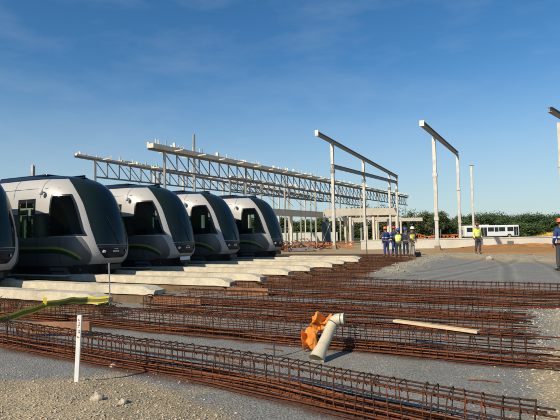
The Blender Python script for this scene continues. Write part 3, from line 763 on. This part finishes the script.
# spoil heap, orange earth, far house
def heap(label, q0, q1, d, h, m, nm='earth_heap'):
    x, y = polar((q0+q1)/2, d); w = (q1-q0)*d; mb = MB(); vv = []; ff = []; nx, ny = 40, 10
    for j in range(ny+1):
        for i in range(nx+1):
            u = i/nx*2-1; v = j/ny*2-1; e = max(0, 1-abs(u)**3)*max(0, 1-v*v)
            vv.append((u*w/2, v*2.2, h*e*(.75+.5*fbm(u*4+x, v*2, 1.0, 3))-.03))
    for j in range(ny):
        for i in range(nx): ff.append((j*(nx+1)+i, j*(nx+1)+i+1, (j+1)*(nx+1)+i+1, (j+1)*(nx+1)+i))
    mb.add(vv, ff); o = mb.build(nm, m, loc=(x, y, 0), smooth=True); o.rotation_euler[2] = TH; return tag(o, label, 'earth heap')
M_orange = mat('orange_earth', (.44,.21,.065), .95, amt=.4, scale=1.2, bump=.6, bscale=8, spec=.1)
M_yel = mat('yellow_earth', (.55,.36,.07), .95, amt=.45, scale=.8, spec=.1)
heap('low bank of orange earth in front of the low wall on the right', .365, .62, 40.5, .42, M_orange)
heap('far bank of yellow earth right of the white bus', .485, .60, 118, 1.35, M_yel)
x, y = polar(.555, 185)
o = thing('house', 'distant white house with a brown roof behind the right hand worker', 'house', (x, y, 0), TH)
MB().box((-9,-3,0),(9,3,2.6)).build('wall', M_wall, o)
MB().add([(-9.6,-3.8,2.5),(9.6,-3.8,2.5),(9.6,3.8,2.5),(-9.6,3.8,2.5),(-9.2,0,4.6),(9.2,0,4.6)], [(0,1,5,4),(2,3,4,5),(1,2,5),(3,0,4),(3,2,1,0)]).build('roof', mat('brown_tile_roof', (.16,.09,.05), .9, amt=.3, scale=1), o)
for xx in (-6,-2,2.5,6.5): MB().box((xx,-3.04,.9),(xx+1.4,-2.99,2.0)).build('window', M_tk, o)
x, y = polar(.03, 100)
o = thing('site_hoarding', 'distant white hoarding seen under the concrete frame beyond the rightmost tram', 'hoarding', (x, y, 0), TH)
for k in range(6): MB().box((-5+2.3*k,0,0),(-5+2.3*k+2.25,.08,1.8)).build('panel', M_wall, o)

# ------------------------------------------------------------------ bus
def build_bus():
    x, y = polar(.431, 112); o = thing('bus', 'white single deck bus parked in front of the far trees', 'bus', (x, y, -.28), TH)
    M_bw = mat('bus_white_paint', (.80,.80,.78), .3, amt=.03); M_bk = mat('bus_glass', (.015,.02,.025), .1, amt=.2); M_ty = mat('tyre_rubber', (.02,.02,.02), .8)
    Lh = 6.2; b = MB().box((-Lh,-1.25,.42),(Lh,1.25,2.98)).build('body', M_bw, o); bevel(b, .18, 4)
    for a in (-5.75,-4.15,-.95,2.35-.75,3.6-.1): MB().box((a,-1.275,1.55),(a+1.35,-1.253,2.5)).build('window', M_bk, o)
    d = MB().box((-2.55,-1.275,.6),(-1.2,-1.253,2.5)).build('door', M_bk, o); MB().box((-1.9,-1.285,.6),(-1.86,-1.277,2.5)).build('door_frame', M_bw, d)
    d = MB().box((5.0,-1.275,.6),(5.95,-1.253,2.55)).build('door', M_bk, o); MB().box((5.46,-1.285,.6),(5.5,-1.277,2.55)).build('door_frame', M_bw, d)
    MB().box((.6,-1.275,1.5),(1.45,-1.253,2.5)).build('window', M_bk, o)
    MB().box((6.17,-1.1,1.3),(6.215,1.1,2.7)).build('windscreen', M_bk, o)
    for a in (-3.4, 3.9):
        for s in (-1, 1):
            w = MB().tube([(a,s*1.02,.5),(a,s*1.28,.5)], .5, 20).build('wheel', M_ty, o); MB().tube([(a,s*1.281,.5),(a,s*1.30,.5)], .26, 14).build('rim', M_gal, w)
    MB().box((6.18,-1.0,.75),(6.23,-.7,.95)).build('headlight', M_lamp, o); MB().box((6.18,.7,.75),(6.23,1.0,.95)).build('headlight', M_lamp, o)
    MB().box((-3,-.8,2.98),(-.5,.8,3.12)).build('roof_unit', M_bw, o)
    MB().tube([(6.1,-1.25,2.6),(6.5,-1.45,2.5),(6.5,-1.45,2.1)], .04, 6).build('mirror', M_bk, o)
build_bus()

# ------------------------------------------------------------------ trees
def leaf_mat(name, c, amt=.55):
    return mat(name, c, .75, amt=amt, scale=.9, spec=.2)
LEAFS = [leaf_mat('leaf_dark', (.062,.098,.038)), leaf_mat('leaf_mid', (.08,.12,.045)), leaf_mat('leaf_olive', (.095,.118,.048)), leaf_mat('leaf_bright', (.10,.15,.045))]  # greens lightened to paint in distance haze
M_bark = mat('bark', (.12,.09,.065), .95, amt=.4, scale=4)
def tree_proto(k, w, h, base, n, leaf, sz, m, sparse=0.0):
    rr = random.Random(k); tr = MB(); tr.tube([(0,0,0),(.05,.02,h*.2),(.1,0,h*.42),(.02,.06,h*.62)], [.22,.17,.11,.05], 8)
    lobes = []
    for i in range(leaf):
        a = rr.random()*6.28; rad = w*.36*math.sqrt(rr.random()); z = lerp(base, h*.86, rr.random()**.8)
        sh = 1-.55*max(0, (z-h*.5)/(h*.5))**2
        c = Vector((math.cos(a)*rad*sh, math.sin(a)*rad*sh, z)); lobes.append((c, w*rr.uniform(.13,.23)))
        st = Vector((.05,0,h*rr.uniform(.2,.5))); tr.tube([st, st.lerp(c,.55)+Vector((0,0,.2)), c], [.07,.045,.015], 5)
    cr_ = MB(); vv = []; ff = []
    for i in range(n):
        c, r = lobes[rr.randrange(len(lobes))]
        d = Vector((rr.gauss(0,1), rr.gauss(0,1), rr.gauss(0,.85))); d.normalize(); p = c+d*r*rr.uniform(.45,1.12)
        if p.z < .15: continue
        a = Vector((rr.gauss(0,1), rr.gauss(0,1), rr.gauss(0,.6))).normalized(); b = a.cross(d+Vector((.01,.02,.3))).normalized(); s = sz*rr.uniform(.6,1.3)
        o = len(vv); vv += [p-a*s, p+b*s*.55+d*s*.1, p+a*s, p-b*s*.55+d*s*.1]; ff.append((o,o+1,o+2,o+3))
    cr_.add(vv, ff)
    return tr.mesh('trunk', M_bark, True), cr_.mesh('crown', m)
PROTOS = [tree_proto(1,7.5,7,.8,6200,30,.19,LEAFS[0]), tree_proto(2,7,7,1.0,5600,24,.19,LEAFS[1]), tree_proto(3,6,7,.6,3600,20,.18,LEAFS[2]),
          tree_proto(4,6.5,7,.3,4800,26,.20,LEAFS[3]), tree_proto(5,5,7,1.6,900,16,.17,LEAFS[2])]
KIND = [('round_tree','dense dark green tree with a rounded crown in the far treeline','tree'), ('round_tree','mid green round tree in the far treeline behind the bus','tree'),
        ('bushy_tree','olive bushy tree of loose foliage growing beyond the orange fence','tree'), ('shrub','bright green low shrub in front of the far trees','shrub'),
        ('sparse_tree','sparse thin crowned tree showing sky, behind the steel frames','tree')]
def tree(kind, px, top, d, k=1.0):
    q = (px-280)/485; x, y = polar(q, d); hor = 235-.0192*(px-280); z = EYE+(hor-top)/485*d
    nm, lb, cat = KIND[kind]
    o = thing(nm, lb, cat, (x, y, -.05), random.random()*6.28, {'tree':'trees along the far treeline','shrub':'shrubs before the far treeline'}[cat])
    s = max(.25, z/7.0); o.scale = (s*k, s*k, s)
    link('trunk', PROTOS[kind][0], o); link('crown', PROTOS[kind][1], o)
for px, top, d, kd, k in ((462,216,135,0,1.1),(470,213,130,1,1.1),(479,211,128,0,1.2),(487,213,132,1,1.1),(495,212.5,130,0,1.2),(504,216,126,1,1.2),(512,215,130,0,1.2),(521,213.5,128,1,1.2),
        (529,211.5,125,0,1.25),(536,212.5,128,0,1.2),(543,218,135,1,1.2),(551,214.5,130,0,1.3),(559,214,128,1,1.3),(567,214,130,0,1.3),(575,213,130,1,1.3),(585,212,130,0,1.3),(597,213,130,1,1.4),(612,212,130,0,1.4),
        (455,214,120,2,1.1),(447,211,110,2,1.0),(439,206,105,2,.95),(431,204.5,102,2,.9),(424,208,104,2,1.0),(416,212,108,2,1.0),(407,213,110,2,1.1),(398,211,108,2,1.0),(390,212,112,2,1.1),(381,209,105,2,1.0),
        (372,207,108,4,1.0),(362,203,104,4,1.0),(352,207,106,4,1.1),(343,213,110,2,1.1),(334,216,112,2,1.2),(325,215,110,2,1.2),(316,217,115,2,1.3),(306,216,112,1,1.3),(296,217,112,2,1.3),(286,216,115,1,1.3),(276,217,112,2,1.3),
        (264,217,115,1,1.4),(250,217,115,2,1.4),(390,203,100,4,.9),(378,204,98,4,.9),(410,206,100,4,.9),
        (474,224,122,3,2.4),(489,225,120,3,2.4),(505,224,122,3,2.6),(516,222,118,3,2.2),(524,222.5,117,3,2.2),(533,225,119,3,2.6),(547,225,140,3,2.6),(563,224,125,3,2.6),
        (455,224,115,3,2.2),(444,223,108,3,2.0),(428,222,106,3,2.0),(412,224,108,3,2.2),(398,224,108,3,2.2),(382,224,108,3,2.2),(365,224,108,3,2.4),(348,225,108,3,2.4),(330,225,110,3,2.4),(312,225,110,3,2.4),(294,225,110,3,2.6)):
    if 395 < px < 460 and kd == 2: top += 5; k *= 1.15
    tree(kd, px, top+random.uniform(-1.8,1.8), d, k)

# ------------------------------------------------------------------ people
def skin(nodes, edges, root, sub=1):
    names = list(nodes); idx = {n: i for i, n in enumerate(names)}
    me = bpy.data.meshes.new('skin'); me.from_pydata([nodes[n][0] for n in names], [(idx[a], idx[b]) for a, b in edges], [])
    ob = bpy.data.objects.new('skin', me); COL.objects.link(ob)
    ob.modifiers.new('s', 'SKIN'); su = ob.modifiers.new('u', 'SUBSURF'); su.levels = sub
    for n in names:
        sv = me.skin_vertices[0].data[idx[n]]; r = nodes[n][1]; sv.radius = r if isinstance(r, tuple) else (r, r); sv.use_root = (n == root)
    dg = bpy.context.evaluated_depsgraph_get(); out = bpy.data.meshes.new_from_object(ob.evaluated_get(dg))
    bpy.data.objects.remove(ob); bpy.data.meshes.remove(me)
    out.polygons.foreach_set('use_smooth', [True]*len(out.polygons)); return out
def band_mat(name, base, band, zs, w):
    m = mat(name, base, .85, amt=.12, scale=8, spec=.2); nt = m.node_tree; N = nt.nodes; L = nt.links; b = N['Principled BSDF']
    src = b.inputs['Base Color'].links[0].from_socket; t = N.new('ShaderNodeTexCoord'); sp = N.new('ShaderNodeSeparateXYZ'); L.new(t.outputs['Object'], sp.inputs[0])
    for z in zs:
        a = N.new('ShaderNodeMath'); a.operation = 'SUBTRACT'; a.inputs[1].default_value = z; L.new(sp.outputs[2], a.inputs[0])
        c = N.new('ShaderNodeMath'); c.operation = 'ABSOLUTE'; L.new(a.outputs[0], c.inputs[0])
        d = N.new('ShaderNodeMath'); d.operation = 'LESS_THAN'; d.inputs[1].default_value = w; L.new(c.outputs[0], d.inputs[0])
        x = N.new('ShaderNodeMixRGB'); x.inputs[2].default_value = tuple(band)+(1,); L.new(d.outputs[0], x.inputs[0]); L.new(src, x.inputs[1]); src = x.outputs[0]
    L.new(src, b.inputs['Base Color']); return m
M_skin = mat('brown_skin', (.26,.14,.085), .6, amt=.08); M_hair = mat('dark_hair', (.015,.012,.01), .8); M_eye = mat('dark_eye', (.02,.015,.012), .3)
M_boot = mat('black_boot_leather', (.025,.022,.02), .7)
M_blue = band_mat('blue_overall', (.028,.06,.19), (.6,.6,.58), (1.16,), .022); M_bluep = mat('blue_trousers', (.025,.05,.16), .85)
M_lime = band_mat('lime_safety_vest', (.70,.78,.10), (.72,.72,.68), (1.05,1.25), .022); M_yelv = band_mat('yellow_safety_vest', (.80,.74,.08), (.72,.72,.68), (1.05,1.25), .022)
M_dgrn = mat('dark_green_cloth', (.03,.05,.04), .9); M_dgrey = mat('dark_grey_cloth', (.06,.06,.06), .9); M_khaki = mat('light_grey_cloth', (.30,.28,.25), .9); M_nav = mat('navy_cloth', (.02,.03,.06), .9)
HELM = {'orange': mat('orange_helmet', (.75,.16,.03), .35), 'red': mat('red_helmet', (.45,.03,.03), .35), 'blue': mat('blue_helmet', (.03,.09,.35), .35), 'white': mat('white_helmet', (.78,.78,.76), .35), 'maroon': mat('dark_red_helmet', (.22,.04,.035), .4)}
def person(label, x, y, rz, helmet, shirt, trousers, vest=None, H=1.72, arms=((.0,.0),(.0,.0)), stance=.1, lean=0.0, turn=0.0, extra=None, group=None):
    z0 = site(x, y)[0] if (-18 < x < 5 and y < 33) else -.03
    o = thing('person', label, 'person', (x, y, z0), rz, group); k = H/1.78; o.scale = (k, k, k)
    V = Vector; ln = lambda p: V((p.x, p.y - lean*max(0, p.z-.95), p.z))
    P = {'pelvis': V((0,0,.95)), 'waist': V((0,.0,1.1)), 'chest': V((0,.0,1.32)), 'neckb': V((0,.01,1.47)), 'neck': V((0,0,1.54)), 'jaw': V((0,-.02,1.60)), 'head': V((0,-.01,1.68)), 'crown': V((0,0,1.765)), 'nose': V((0,-.125,1.655))}
    Rr = {'pelvis': (.16,.115), 'waist': (.14,.105), 'chest': (.165,.115), 'neckb': .065, 'neck': .055, 'jaw': (.066,.075), 'head': (.078,.095), 'crown': (.05,.06), 'nose': .012}
    E = [('pelvis','waist'),('waist','chest'),('chest','neckb'),('neckb','neck'),('neck','jaw'),('jaw','head'),('head','crown'),('head','nose')]
    for s, sd in ((-1,'r'),(1,'l')):
        bend, fwd = arms[0 if s < 0 else 1]
        sh = V((s*.185,.01,1.42)); el = sh+V((s*(.06+.06*bend), .03-.12*fwd, -.29)); 
        wr = el+V((s*(.02-.20*bend), -.05-.20*bend-.1*fwd, -.25+.20*bend)); dirn = (wr-el).normalized(); pa = wr+dirn*.07+V((0,-.01,0))
        P['sh'+sd] = sh; P['el'+sd] = el; P['wr'+sd] = wr; P['pa'+sd] = pa
        Rr['sh'+sd] = .06; Rr['el'+sd] = .043; Rr['wr'+sd] = (.028,.022); Rr['pa'+sd] = (.036,.018)
        E += [('chest','sh'+sd),('sh'+sd,'el'+sd),('el'+sd,'wr'+sd),('wr'+sd,'pa'+sd)]
        sdv = dirn.cross(V((s,0,0))).normalized()
        for fi, (off, ln_) in enumerate(((-.028,.075),(-.010,.085),(.010,.08),(.028,.062))):
            a = pa+dirn*.035+sdv*off; b = a+dirn*ln_*.5+V((-s*.008,0,0)); c = b+dirn*ln_*.4+V((-s*.025,0,0))
            for nm, pp, r in (('a',a,.0095),('b',b,.009),('c',c,.007)): P[f'f{nm}{fi}{sd}'] = pp; Rr[f'f{nm}{fi}{sd}'] = r
            E += [('pa'+sd,f'fa{fi}{sd}'),(f'fa{fi}{sd}',f'fb{fi}{sd}'),(f'fb{fi}{sd}',f'fc{fi}{sd}')]
        ta_ = pa-sdv*.04-dirn*.02; tb = ta_-sdv*.02+dirn*.035+V((-s*.015,0,0)); P['ta'+sd] = ta_; P['tb'+sd] = tb; Rr['ta'+sd] = .011; Rr['tb'+sd] = .009
        E += [('pa'+sd,'ta'+sd),('ta'+sd,'tb'+sd)]
        st = stance*(1 if s > 0 else -1)
        hp = V((s*.092,.0,.88)); kn = V((s*.105,-.025-st*.4,.49)); an = V((s*.115,.03-st,.10)); hl = an+V((0,.05,-.055)); to = an+V((s*.02,-.155,-.062))
        for nm, pp, r in (('hip',hp,(.092,.095)),('kn',kn,.06),('an',an,.043),('to',to,(.04,.028))): P[nm+sd] = pp; Rr[nm+sd] = r
        E += [('pelvis','hip'+sd),('hip'+sd,'kn'+sd),('kn'+sd,'an'+sd),('an'+sd,'to'+sd)]
    P = {n: (ln(p) if p.z > .95 or n[:2] in ('wr','pa','fa','fb','fc','ta','tb','el') else p) for n, p in P.items()}
    def sub(ns, grow, over=None):
        nodes = {}
        for n in ns:
            r = Rr[n]; r = r if isinstance(r, tuple) else (r, r); r = tuple(a+grow for a in r)
            if over and n in over: r = over[n]
            nodes[n] = (P[n], r)
        return nodes, [(a, b) for a, b in E if a in nodes and b in nodes]
    nodes, ed = sub(list(P), 0); me = skin(nodes, ed, 'pelvis'); me.materials.append(M_skin); link('body', me, o)
    nodes, ed = sub(['pelvis','waist','chest','neckb','shr','shl','elr','ell','wrr','wrl'], .018, {'neckb': (.075,.075)}); me = skin(nodes, ed, 'chest'); me.materials.append(shirt); link('shirt', me, o)
    nodes, ed = sub(['pelvis','hipr','hipl','knr','knl','anr','anl'], .02, {'pelvis': (.18,.135)}); me = skin(nodes, ed, 'pelvis'); me.materials.append(trousers); link('trousers', me, o)
    for sd in 'rl':
        nodes = {'an': (P['an'+sd], (.056,.056)), 'hl': (P['an'+sd]+V((0,.035,-.05)), (.05,.045)), 'mid': (P['an'+sd]+V((0,-.06,-.055)), (.05,.042)), 'to': (P['to'+sd]+V((0,-.02,.005)), (.048,.034))}
        me = skin(nodes, [('hl','an'),('hl','mid'),('mid','to')], 'hl'); me.materials.append(M_boot); link('boot', me, o)
    if vest:
        nodes, ed = sub(['pelvis','waist','chest','shr','shl'], .042, {'shr': (.098,.10), 'shl': (.098,.10), 'pelvis': (.20,.16)})
        me = skin(nodes, ed, 'chest'); me.materials.append(vest); link('safety_vest', me, o)
    hc = P['head']
    hb = MB().lathe([(.118,.02),(.116,.06),(.10,.105),(.07,.135),(.03,.15),(.001,.152)], 18, (hc.x,hc.y,hc.z)); hb.build('helmet', helmet, o, smooth=True)
    brim = MB(); vv = []
    for j, (r, dz) in enumerate(((.112,.022),(.15,.012),(.15,.004),(.112,.012))):
        for q in range(18):
            a = q*math.pi/9; fr = 1.18 if math.sin(a) < -.5 and j in (1, 2) else 1; vv.append((hc.x+r*math.cos(a)*.94, hc.y+r*math.sin(a)*fr, hc.z+dz))
    brim.add(vv, [(j*18+q, j*18+(q+1) % 18, (j+1) % 4*18+(q+1) % 18, (j+1) % 4*18+q) for j in range(4) for q in range(18)]); brim.build('helmet_brim', helmet, o)
    MB().lathe([(.083,.03),(.09,.0),(.086,-.05),(.06,-.075)], 14, (hc.x, hc.y+.018, hc.z)).build('hair', M_hair, o, smooth=True)
    fc = MB()
    for s in (-1, 1):
        ey = MB().lathe([(.001,-.011),(.01,-.006),(.012,0),(.01,.006),(.001,.011)], 8, (hc.x+s*.034, hc.y-.098, hc.z-.005)); ey.build('eye', M_eye, o)
        MB().lathe([(.001,-.03),(.014,-.018),(.016,.01),(.001,.028)], 8, (hc.x+s*.094, hc.y+.005, hc.z-.02)).build('ear', M_skin, o, smooth=True)
    MB().box((hc.x-.025, hc.y-.103, hc.z-.075), (hc.x+.025, hc.y-.094, hc.z-.066)).build('mouth', mat('lip', (.2,.08,.06), .6), o)
    if extra: extra(o, P)
    return o
g = 'workers standing in a huddle'
vw = math.atan2(-F0.x, F0.y)      # heading that turns the back to the viewer when added to pi
person('worker in blue overalls with an orange helmet, leftmost of the huddle', *polar(.2175, 28.6), TH+math.pi+.5, HELM['orange'], M_blue, M_bluep, None, 1.74, ((.6,.3),(.2,.1)), .05, .1, group=g)
person('worker in blue overalls with a red helmet, second from the left in the huddle', *polar(.2335, 29.6), TH+.6, HELM['red'], M_blue, M_bluep, None, 1.78, ((.5,.2),(.8,.4)), .04, group=g)
person('worker in lime vest and dark green trousers seen from behind, at front of the huddle', *polar(.2420, 27.0), TH+math.pi-.15, HELM['blue'], M_nav, M_dgrn, M_lime, 1.62, ((.7,.5),(.7,.5)), .06, .16, group=g)
person('worker in dark navy clothes half hidden at the back of the huddle', *polar(.257, 29.4), TH-.3, HELM['blue'], M_nav, M_nav, None, 1.68, ((.2,.1),(.6,.4)), .05, group=g)
person('worker in a yellow vest and light trousers with a white helmet, rightmost of the huddle', *polar(.2690, 27.4), TH+.45, HELM['white'], M_dgrey, M_khaki, M_yelv, 1.7, ((.8,.5),(.5,.4)), .06, .14, group=g)
person('lone worker in a lime safety vest standing in front of the white bus', *polar(.4055, 27.6), TH+.3, HELM['maroon'], M_yelv, M_dgrey, M_lime, 1.72, ((.15,.0),(.1,.1)), .05)
def rag(o, P):
    c = P['knr']; mb = MB(); crumple(mb, (c.x-.02, c.y+.10, c.z-.12), .16, .03, .30, 4.0, 7); mb.build('rag', M_khaki, o)
    b = MB().add([(-.055,.150,1.22),(.055,.150,1.22),(0,.150,1.32),(-.055,.139,1.22),(.055,.139,1.22),(0,.139,1.32)], [(1,0,2),(0,1,4,3),(1,2,5,4),(2,0,3,5)]); b.build('back_emblem', M_mark, o)
person('worker in a blue overall jacket cut off by the right edge of the photo', *polar(.5775, 16.7), TH+math.pi+.1, HELM['orange'], M_blue, M_dgrey, None, 1.76, ((.3,.1),(.3,.2)), .08, 0, extra=rag)
x, y = polar(.281, 28)
o = thing('tool_bag', 'dark tool bag on the ground at the right of the huddle of workers', 'bag', (x, y, site(x,y)[0]), .4)
bevel(MB().box((-.18,-.12,0),(.18,.12,.26)).build('bag_body', M_dgrey, o), .06, 3); MB().tube([(-.12,0,.25),(-.08,0,.36),(.08,0,.36),(.12,0,.25)], .02, 6).build('handle', M_boot, o)

# ------------------------------------------------------------------ foreground things
M_white = mat('white_painted_wood', (.78,.77,.72), .6, amt=.06, scale=9, dirt=(.5,.42,.3), dirt_amt=.25)
M_redm = mat('red_marker_paint', (.30,.06,.04), .7)
zs = site(-3.84, 3.25)[0]
o = thing('survey_stake', 'white wooden survey stake with small red and black writing at its top', 'stake', (-3.84, 3.25, zs-.06), TH)
o.rotation_euler = (R(1), R(3.0), TH)
bevel(MB().box((-.021,-.012,0),(.021,.012,.74-zs)).build('post', M_white, o), .004)
mk = MB(); rr = random.Random(3)
for i in range(6):
    z = .70-zs-.032*i
    for k in range(3):
        a = Vector((rr.uniform(-.013,.002), -.0135, z+rr.uniform(-.010,.010))); b = a+Vector((rr.uniform(.006,.013), 0, rr.uniform(-.009,.009))); mk.bar(a, b, .0015, .0045, (0,0,1))
mk.build('writing', M_redm, o)

# leaning pipe with elbow
M_pvc = mat('cream_plastic_pipe', (.60,.53,.36), .45, amt=.1, scale=7, dirt=(.30,.22,.13), dirt_amt=.75)
pts = [Vector(p) for p in ((-2.12,4.98,.03),(-2.115,5.03,.075),(-2.105,5.09,.13),(-2.085,5.22,.24),(-2.075,5.30,.315),(-2.07,5.35,.355),(-2.055,5.38,.383),(-2.025,5.40,.402),(-1.985,5.41,.410),(-1.945,5.415,.412))]
o = thing('plastic_pipe', 'cream plastic pipe with an elbow end, leaning on a rebar cage', 'pipe', (-2.12, 4.98, 0))
pts = [p-Vector((-2.12,4.98,0)) for p in pts]
MB().tube(pts, [.088,.08,.066,.062,.062,.063,.066,.066,.066,.068], 20, cap=False).tube(pts[::-1], [.060,.058,.058,.058,.055,.054,.054,.054,.068,.080], 20, cap=False).build('pipe_body', M_pvc, o, smooth=True)
for a, b in ((5,.069),(8,.0705)):
    d = (pts[a+1]-pts[a]).normalized(); MB().tube([pts[a]-d*.006, pts[a]+d*.006], b, 20).build('seal_ring', M_grey, o)
M_oplas = mat('orange_plastic_sheet', (.78,.25,.03), .5, amt=.25, scale=9)
def scrap(label, c, sx, sy, sz, sd, m, nm='plastic_sheet', rz=0.0):
    mb = MB(); crumple(mb, (0,0,0), sx, sy, sz, sd, 14); ob = mb.build(nm, m, loc=c); ob.rotation_euler = (R(-25), 0, rz)
    ob.modifiers.new('thick', 'SOLIDIFY').thickness = .004; return tag(ob, label, 'plastic sheet')
scrap('crumpled orange plastic sheet hanging low beside the cream pipe', (-2.36,5.36,.05), .20, .16, .24, 1.2, M_oplas, rz=.5)
scrap('crumpled orange plastic sheet draped over the cage behind the cream pipe', (-2.32,5.60,.22), .24, .18, .20, 6.1, M_oplas, rz=.2)
# planks and formwork boards
M_wood = mat('pale_timber', (.62,.47,.27), .8, amt=.2, scale=5); M_form = mat('reddish_formwork_board', (.27,.125,.06), .85, amt=.3, scale=4, dirt=(.4,.3,.2), dirt_amt=.4)
def board(label, p, q, w, t, m, nm='plank'):
    ob = MB().bar(p, q, w, t).build(nm, m); bevel(ob, .004); return tag(ob, label, 'board')
board('pale timber plank lying on top of a rebar cage right of the pipe', (-1.5,5.98,.325), (-.52,5.68,.315), .085, .03, M_wood)
board('reddish formwork board behind the nearest cage at far left', (-6.7,4.62,.12), (-5.6,4.98,.14), .06, .16, M_form, 'formwork_board')
board('reddish formwork board at the end of the second concrete beam', (-6.9,7.75,.10), (-5.9,8.02,.12), .05, .17, M_form, 'formwork_board')
board('reddish formwork board at the end of the brightest concrete beam', (-6.35,9.65,.10), (-5.3,9.75,.10), .05, .18, M_form, 'formwork_board')
rr = random.Random(12)
for k in range(16):
    x = rr.uniform(-6, -.3); y = rr.choice((rr.uniform(4.45,5.3), rr.uniform(6.15,6.8), rr.uniform(9,9.6), rr.uniform(12.4,16) if x > -4 else 9.2)); L_ = rr.uniform(.12,.5); a = rr.uniform(-.6,.6)
    z = site(x, y)[0]+.008
    ob = MB().tube([(-L_/2,0,0),(0,rr.uniform(-.02,.02),.004),(L_/2,0,0)], .006, 6).build('bar_offcut', RUSTS[k % 4], loc=(x, y, z)); ob.rotation_euler[2] = a
    tag(ob, 'short rusty bar offcut lying on the grey strip between rebar cages', 'bar offcut', 'bar offcuts strewn between the cages')
# thin stakes and barrier tape
M_rod = mat('dark_steel_rod', (.06,.05,.045), .7, amt=.3)
def rod(label, x, y, h, lean=(0,0), r=.008, m=None):
    z = site(x, y)[0] if y < 33 else 0
    ob = MB().tube([(0,0,-.1),(lean[0]*.5,lean[1]*.5,h*.5),(lean[0],lean[1],h)], r, 6).build('steel_rod', m or M_rod, loc=(x, y, z)); return tag(ob, label, 'steel rod')
M_pole = mat('grey_pole', (.36,.36,.35), .5, metal=.3)
rod('grey steel pole carrying the barrier tape, in front of the second tram nose', -6.69, 6.38, .96, (-.02,0), .012, M_pole)
rod('short dark rod carrying the barrier tape at the left edge', -6.75, 4.5, .34, (.01,0), .012)
rod('short dark rod stuck in the grey strip left of the cream pipe', -2.63, 4.96, .19, (-.015,.0), .008)
rod('thin dark rod standing on the tan earth left of the huddle of workers', -8.2, 26.9, 1.25, (-.03,0), .022)
w = MB().tube([(-2.63,4.96,.02),(-2.5,5.05,.03),(-2.38,5.16,.07),(-2.28,5.27,.13)], .004, 5).build('tie_wire', M_rod); tag(w, 'thin curved wire running from the short dark rod to the orange plastic', 'wire')
M_tape = mat('yellow_barrier_tape', (.78,.62,.05), .45, amt=.12, scale=6); M_tdark = mat('shaded_yellow_tape', (.20,.17,.035), .6, amt=.3, scale=5)  # olive paints the tape's shaded face, the yellow edges its lit folds
o = thing('barrier_tape', 'sagging yellow barrier tape, its shaded face painted olive, strung low across the left side', 'barrier tape', (-6.75, 4.5, 0))
P0 = Vector((-7.6,4.35,.20)); P1 = Vector((-6.35,5.15,.36)); P2 = Vector((-7.79,7.4,.20))
def tape(pts, w, m, nm, tw=0.0, n=40, shift=0.0, fold=False):
    mb = MB(); vv = []; ff = []; og = Vector((-6.75,4.5,0))
    for i in range(n+1):
        t = i/n*(len(pts)-1); k = min(int(t), len(pts)-2); p = Vector(pts[k]).lerp(Vector(pts[k+1]), t-k)-og
        p.z -= .015*math.sin(math.pi*(t-k)); a = tw+.35*noise.noise(Vector((t*1.3,2.8,2)))
        wd = Vector((.82,.57,0)) if fold else Vector((math.sin(a)*.5,0,math.cos(a))).normalized(); nr = Vector((.006,-.004,0))
        c = p+wd*shift+(nr if shift else Vector((0,0,0))); vv += [c+wd*w/2, c-wd*w/2]
    for i in range(n): ff.append((2*i,2*i+1,2*i+3,2*i+2))
    mb.add(vv, ff); mb.build(nm, m, o)
TP = [(-6.80,3.9,.24),(-6.77,4.41,.27),(-6.86,4.81,.30),(-7.02,5.37,.345),(-7.13,5.95,.335),(-7.03,6.2,.31),(-6.69,6.35,.32)]
tape(TP, .085, M_tdark, 'tape_strip', .25)
tape(TP, .034, M_tape, 'tape_edge', .25, shift=.043)
tape(TP, .022, M_tape, 'tape_edge', .25, shift=-.043)
tape([(-6.95,5.27,.47),(-6.97,5.27,.34)], .06, M_tape, 'tape_fold', n=6, fold=True)
# weeds
M_weed = mat('dry_weed', (.10,.105,.035), .8, amt=.4, scale=9)
def weed(label, x, y, s):
    mb = MB(); z = site(x, y)[0]
    for k in range(70):
        a = random.random()*6.28; r = random.uniform(.1,1)*s; h = random.uniform(.3,1)*s; p = Vector((0,0,0)); q = Vector((math.cos(a)*r*.6, math.sin(a)*r*.6, h*.7)); t = Vector((math.cos(a)*r, math.sin(a)*r, h*.75))
        sd = Vector((-math.sin(a), math.cos(a), 0))*.012; mb.add([p-sd*.4, p+sd*.4, q+sd, q-sd, t], [(0,1,2,3),(3,2,4)])
    tag(mb.build('weed', M_weed, loc=(x, y, z)), label, 'weed')
weed('dry weed tuft at the foot of the grey tape pole', -6.72, 6.33, .40)
weed('dry weed tuft at the left edge in front of the nearest concrete beam', -9.6, 6.15, .42)
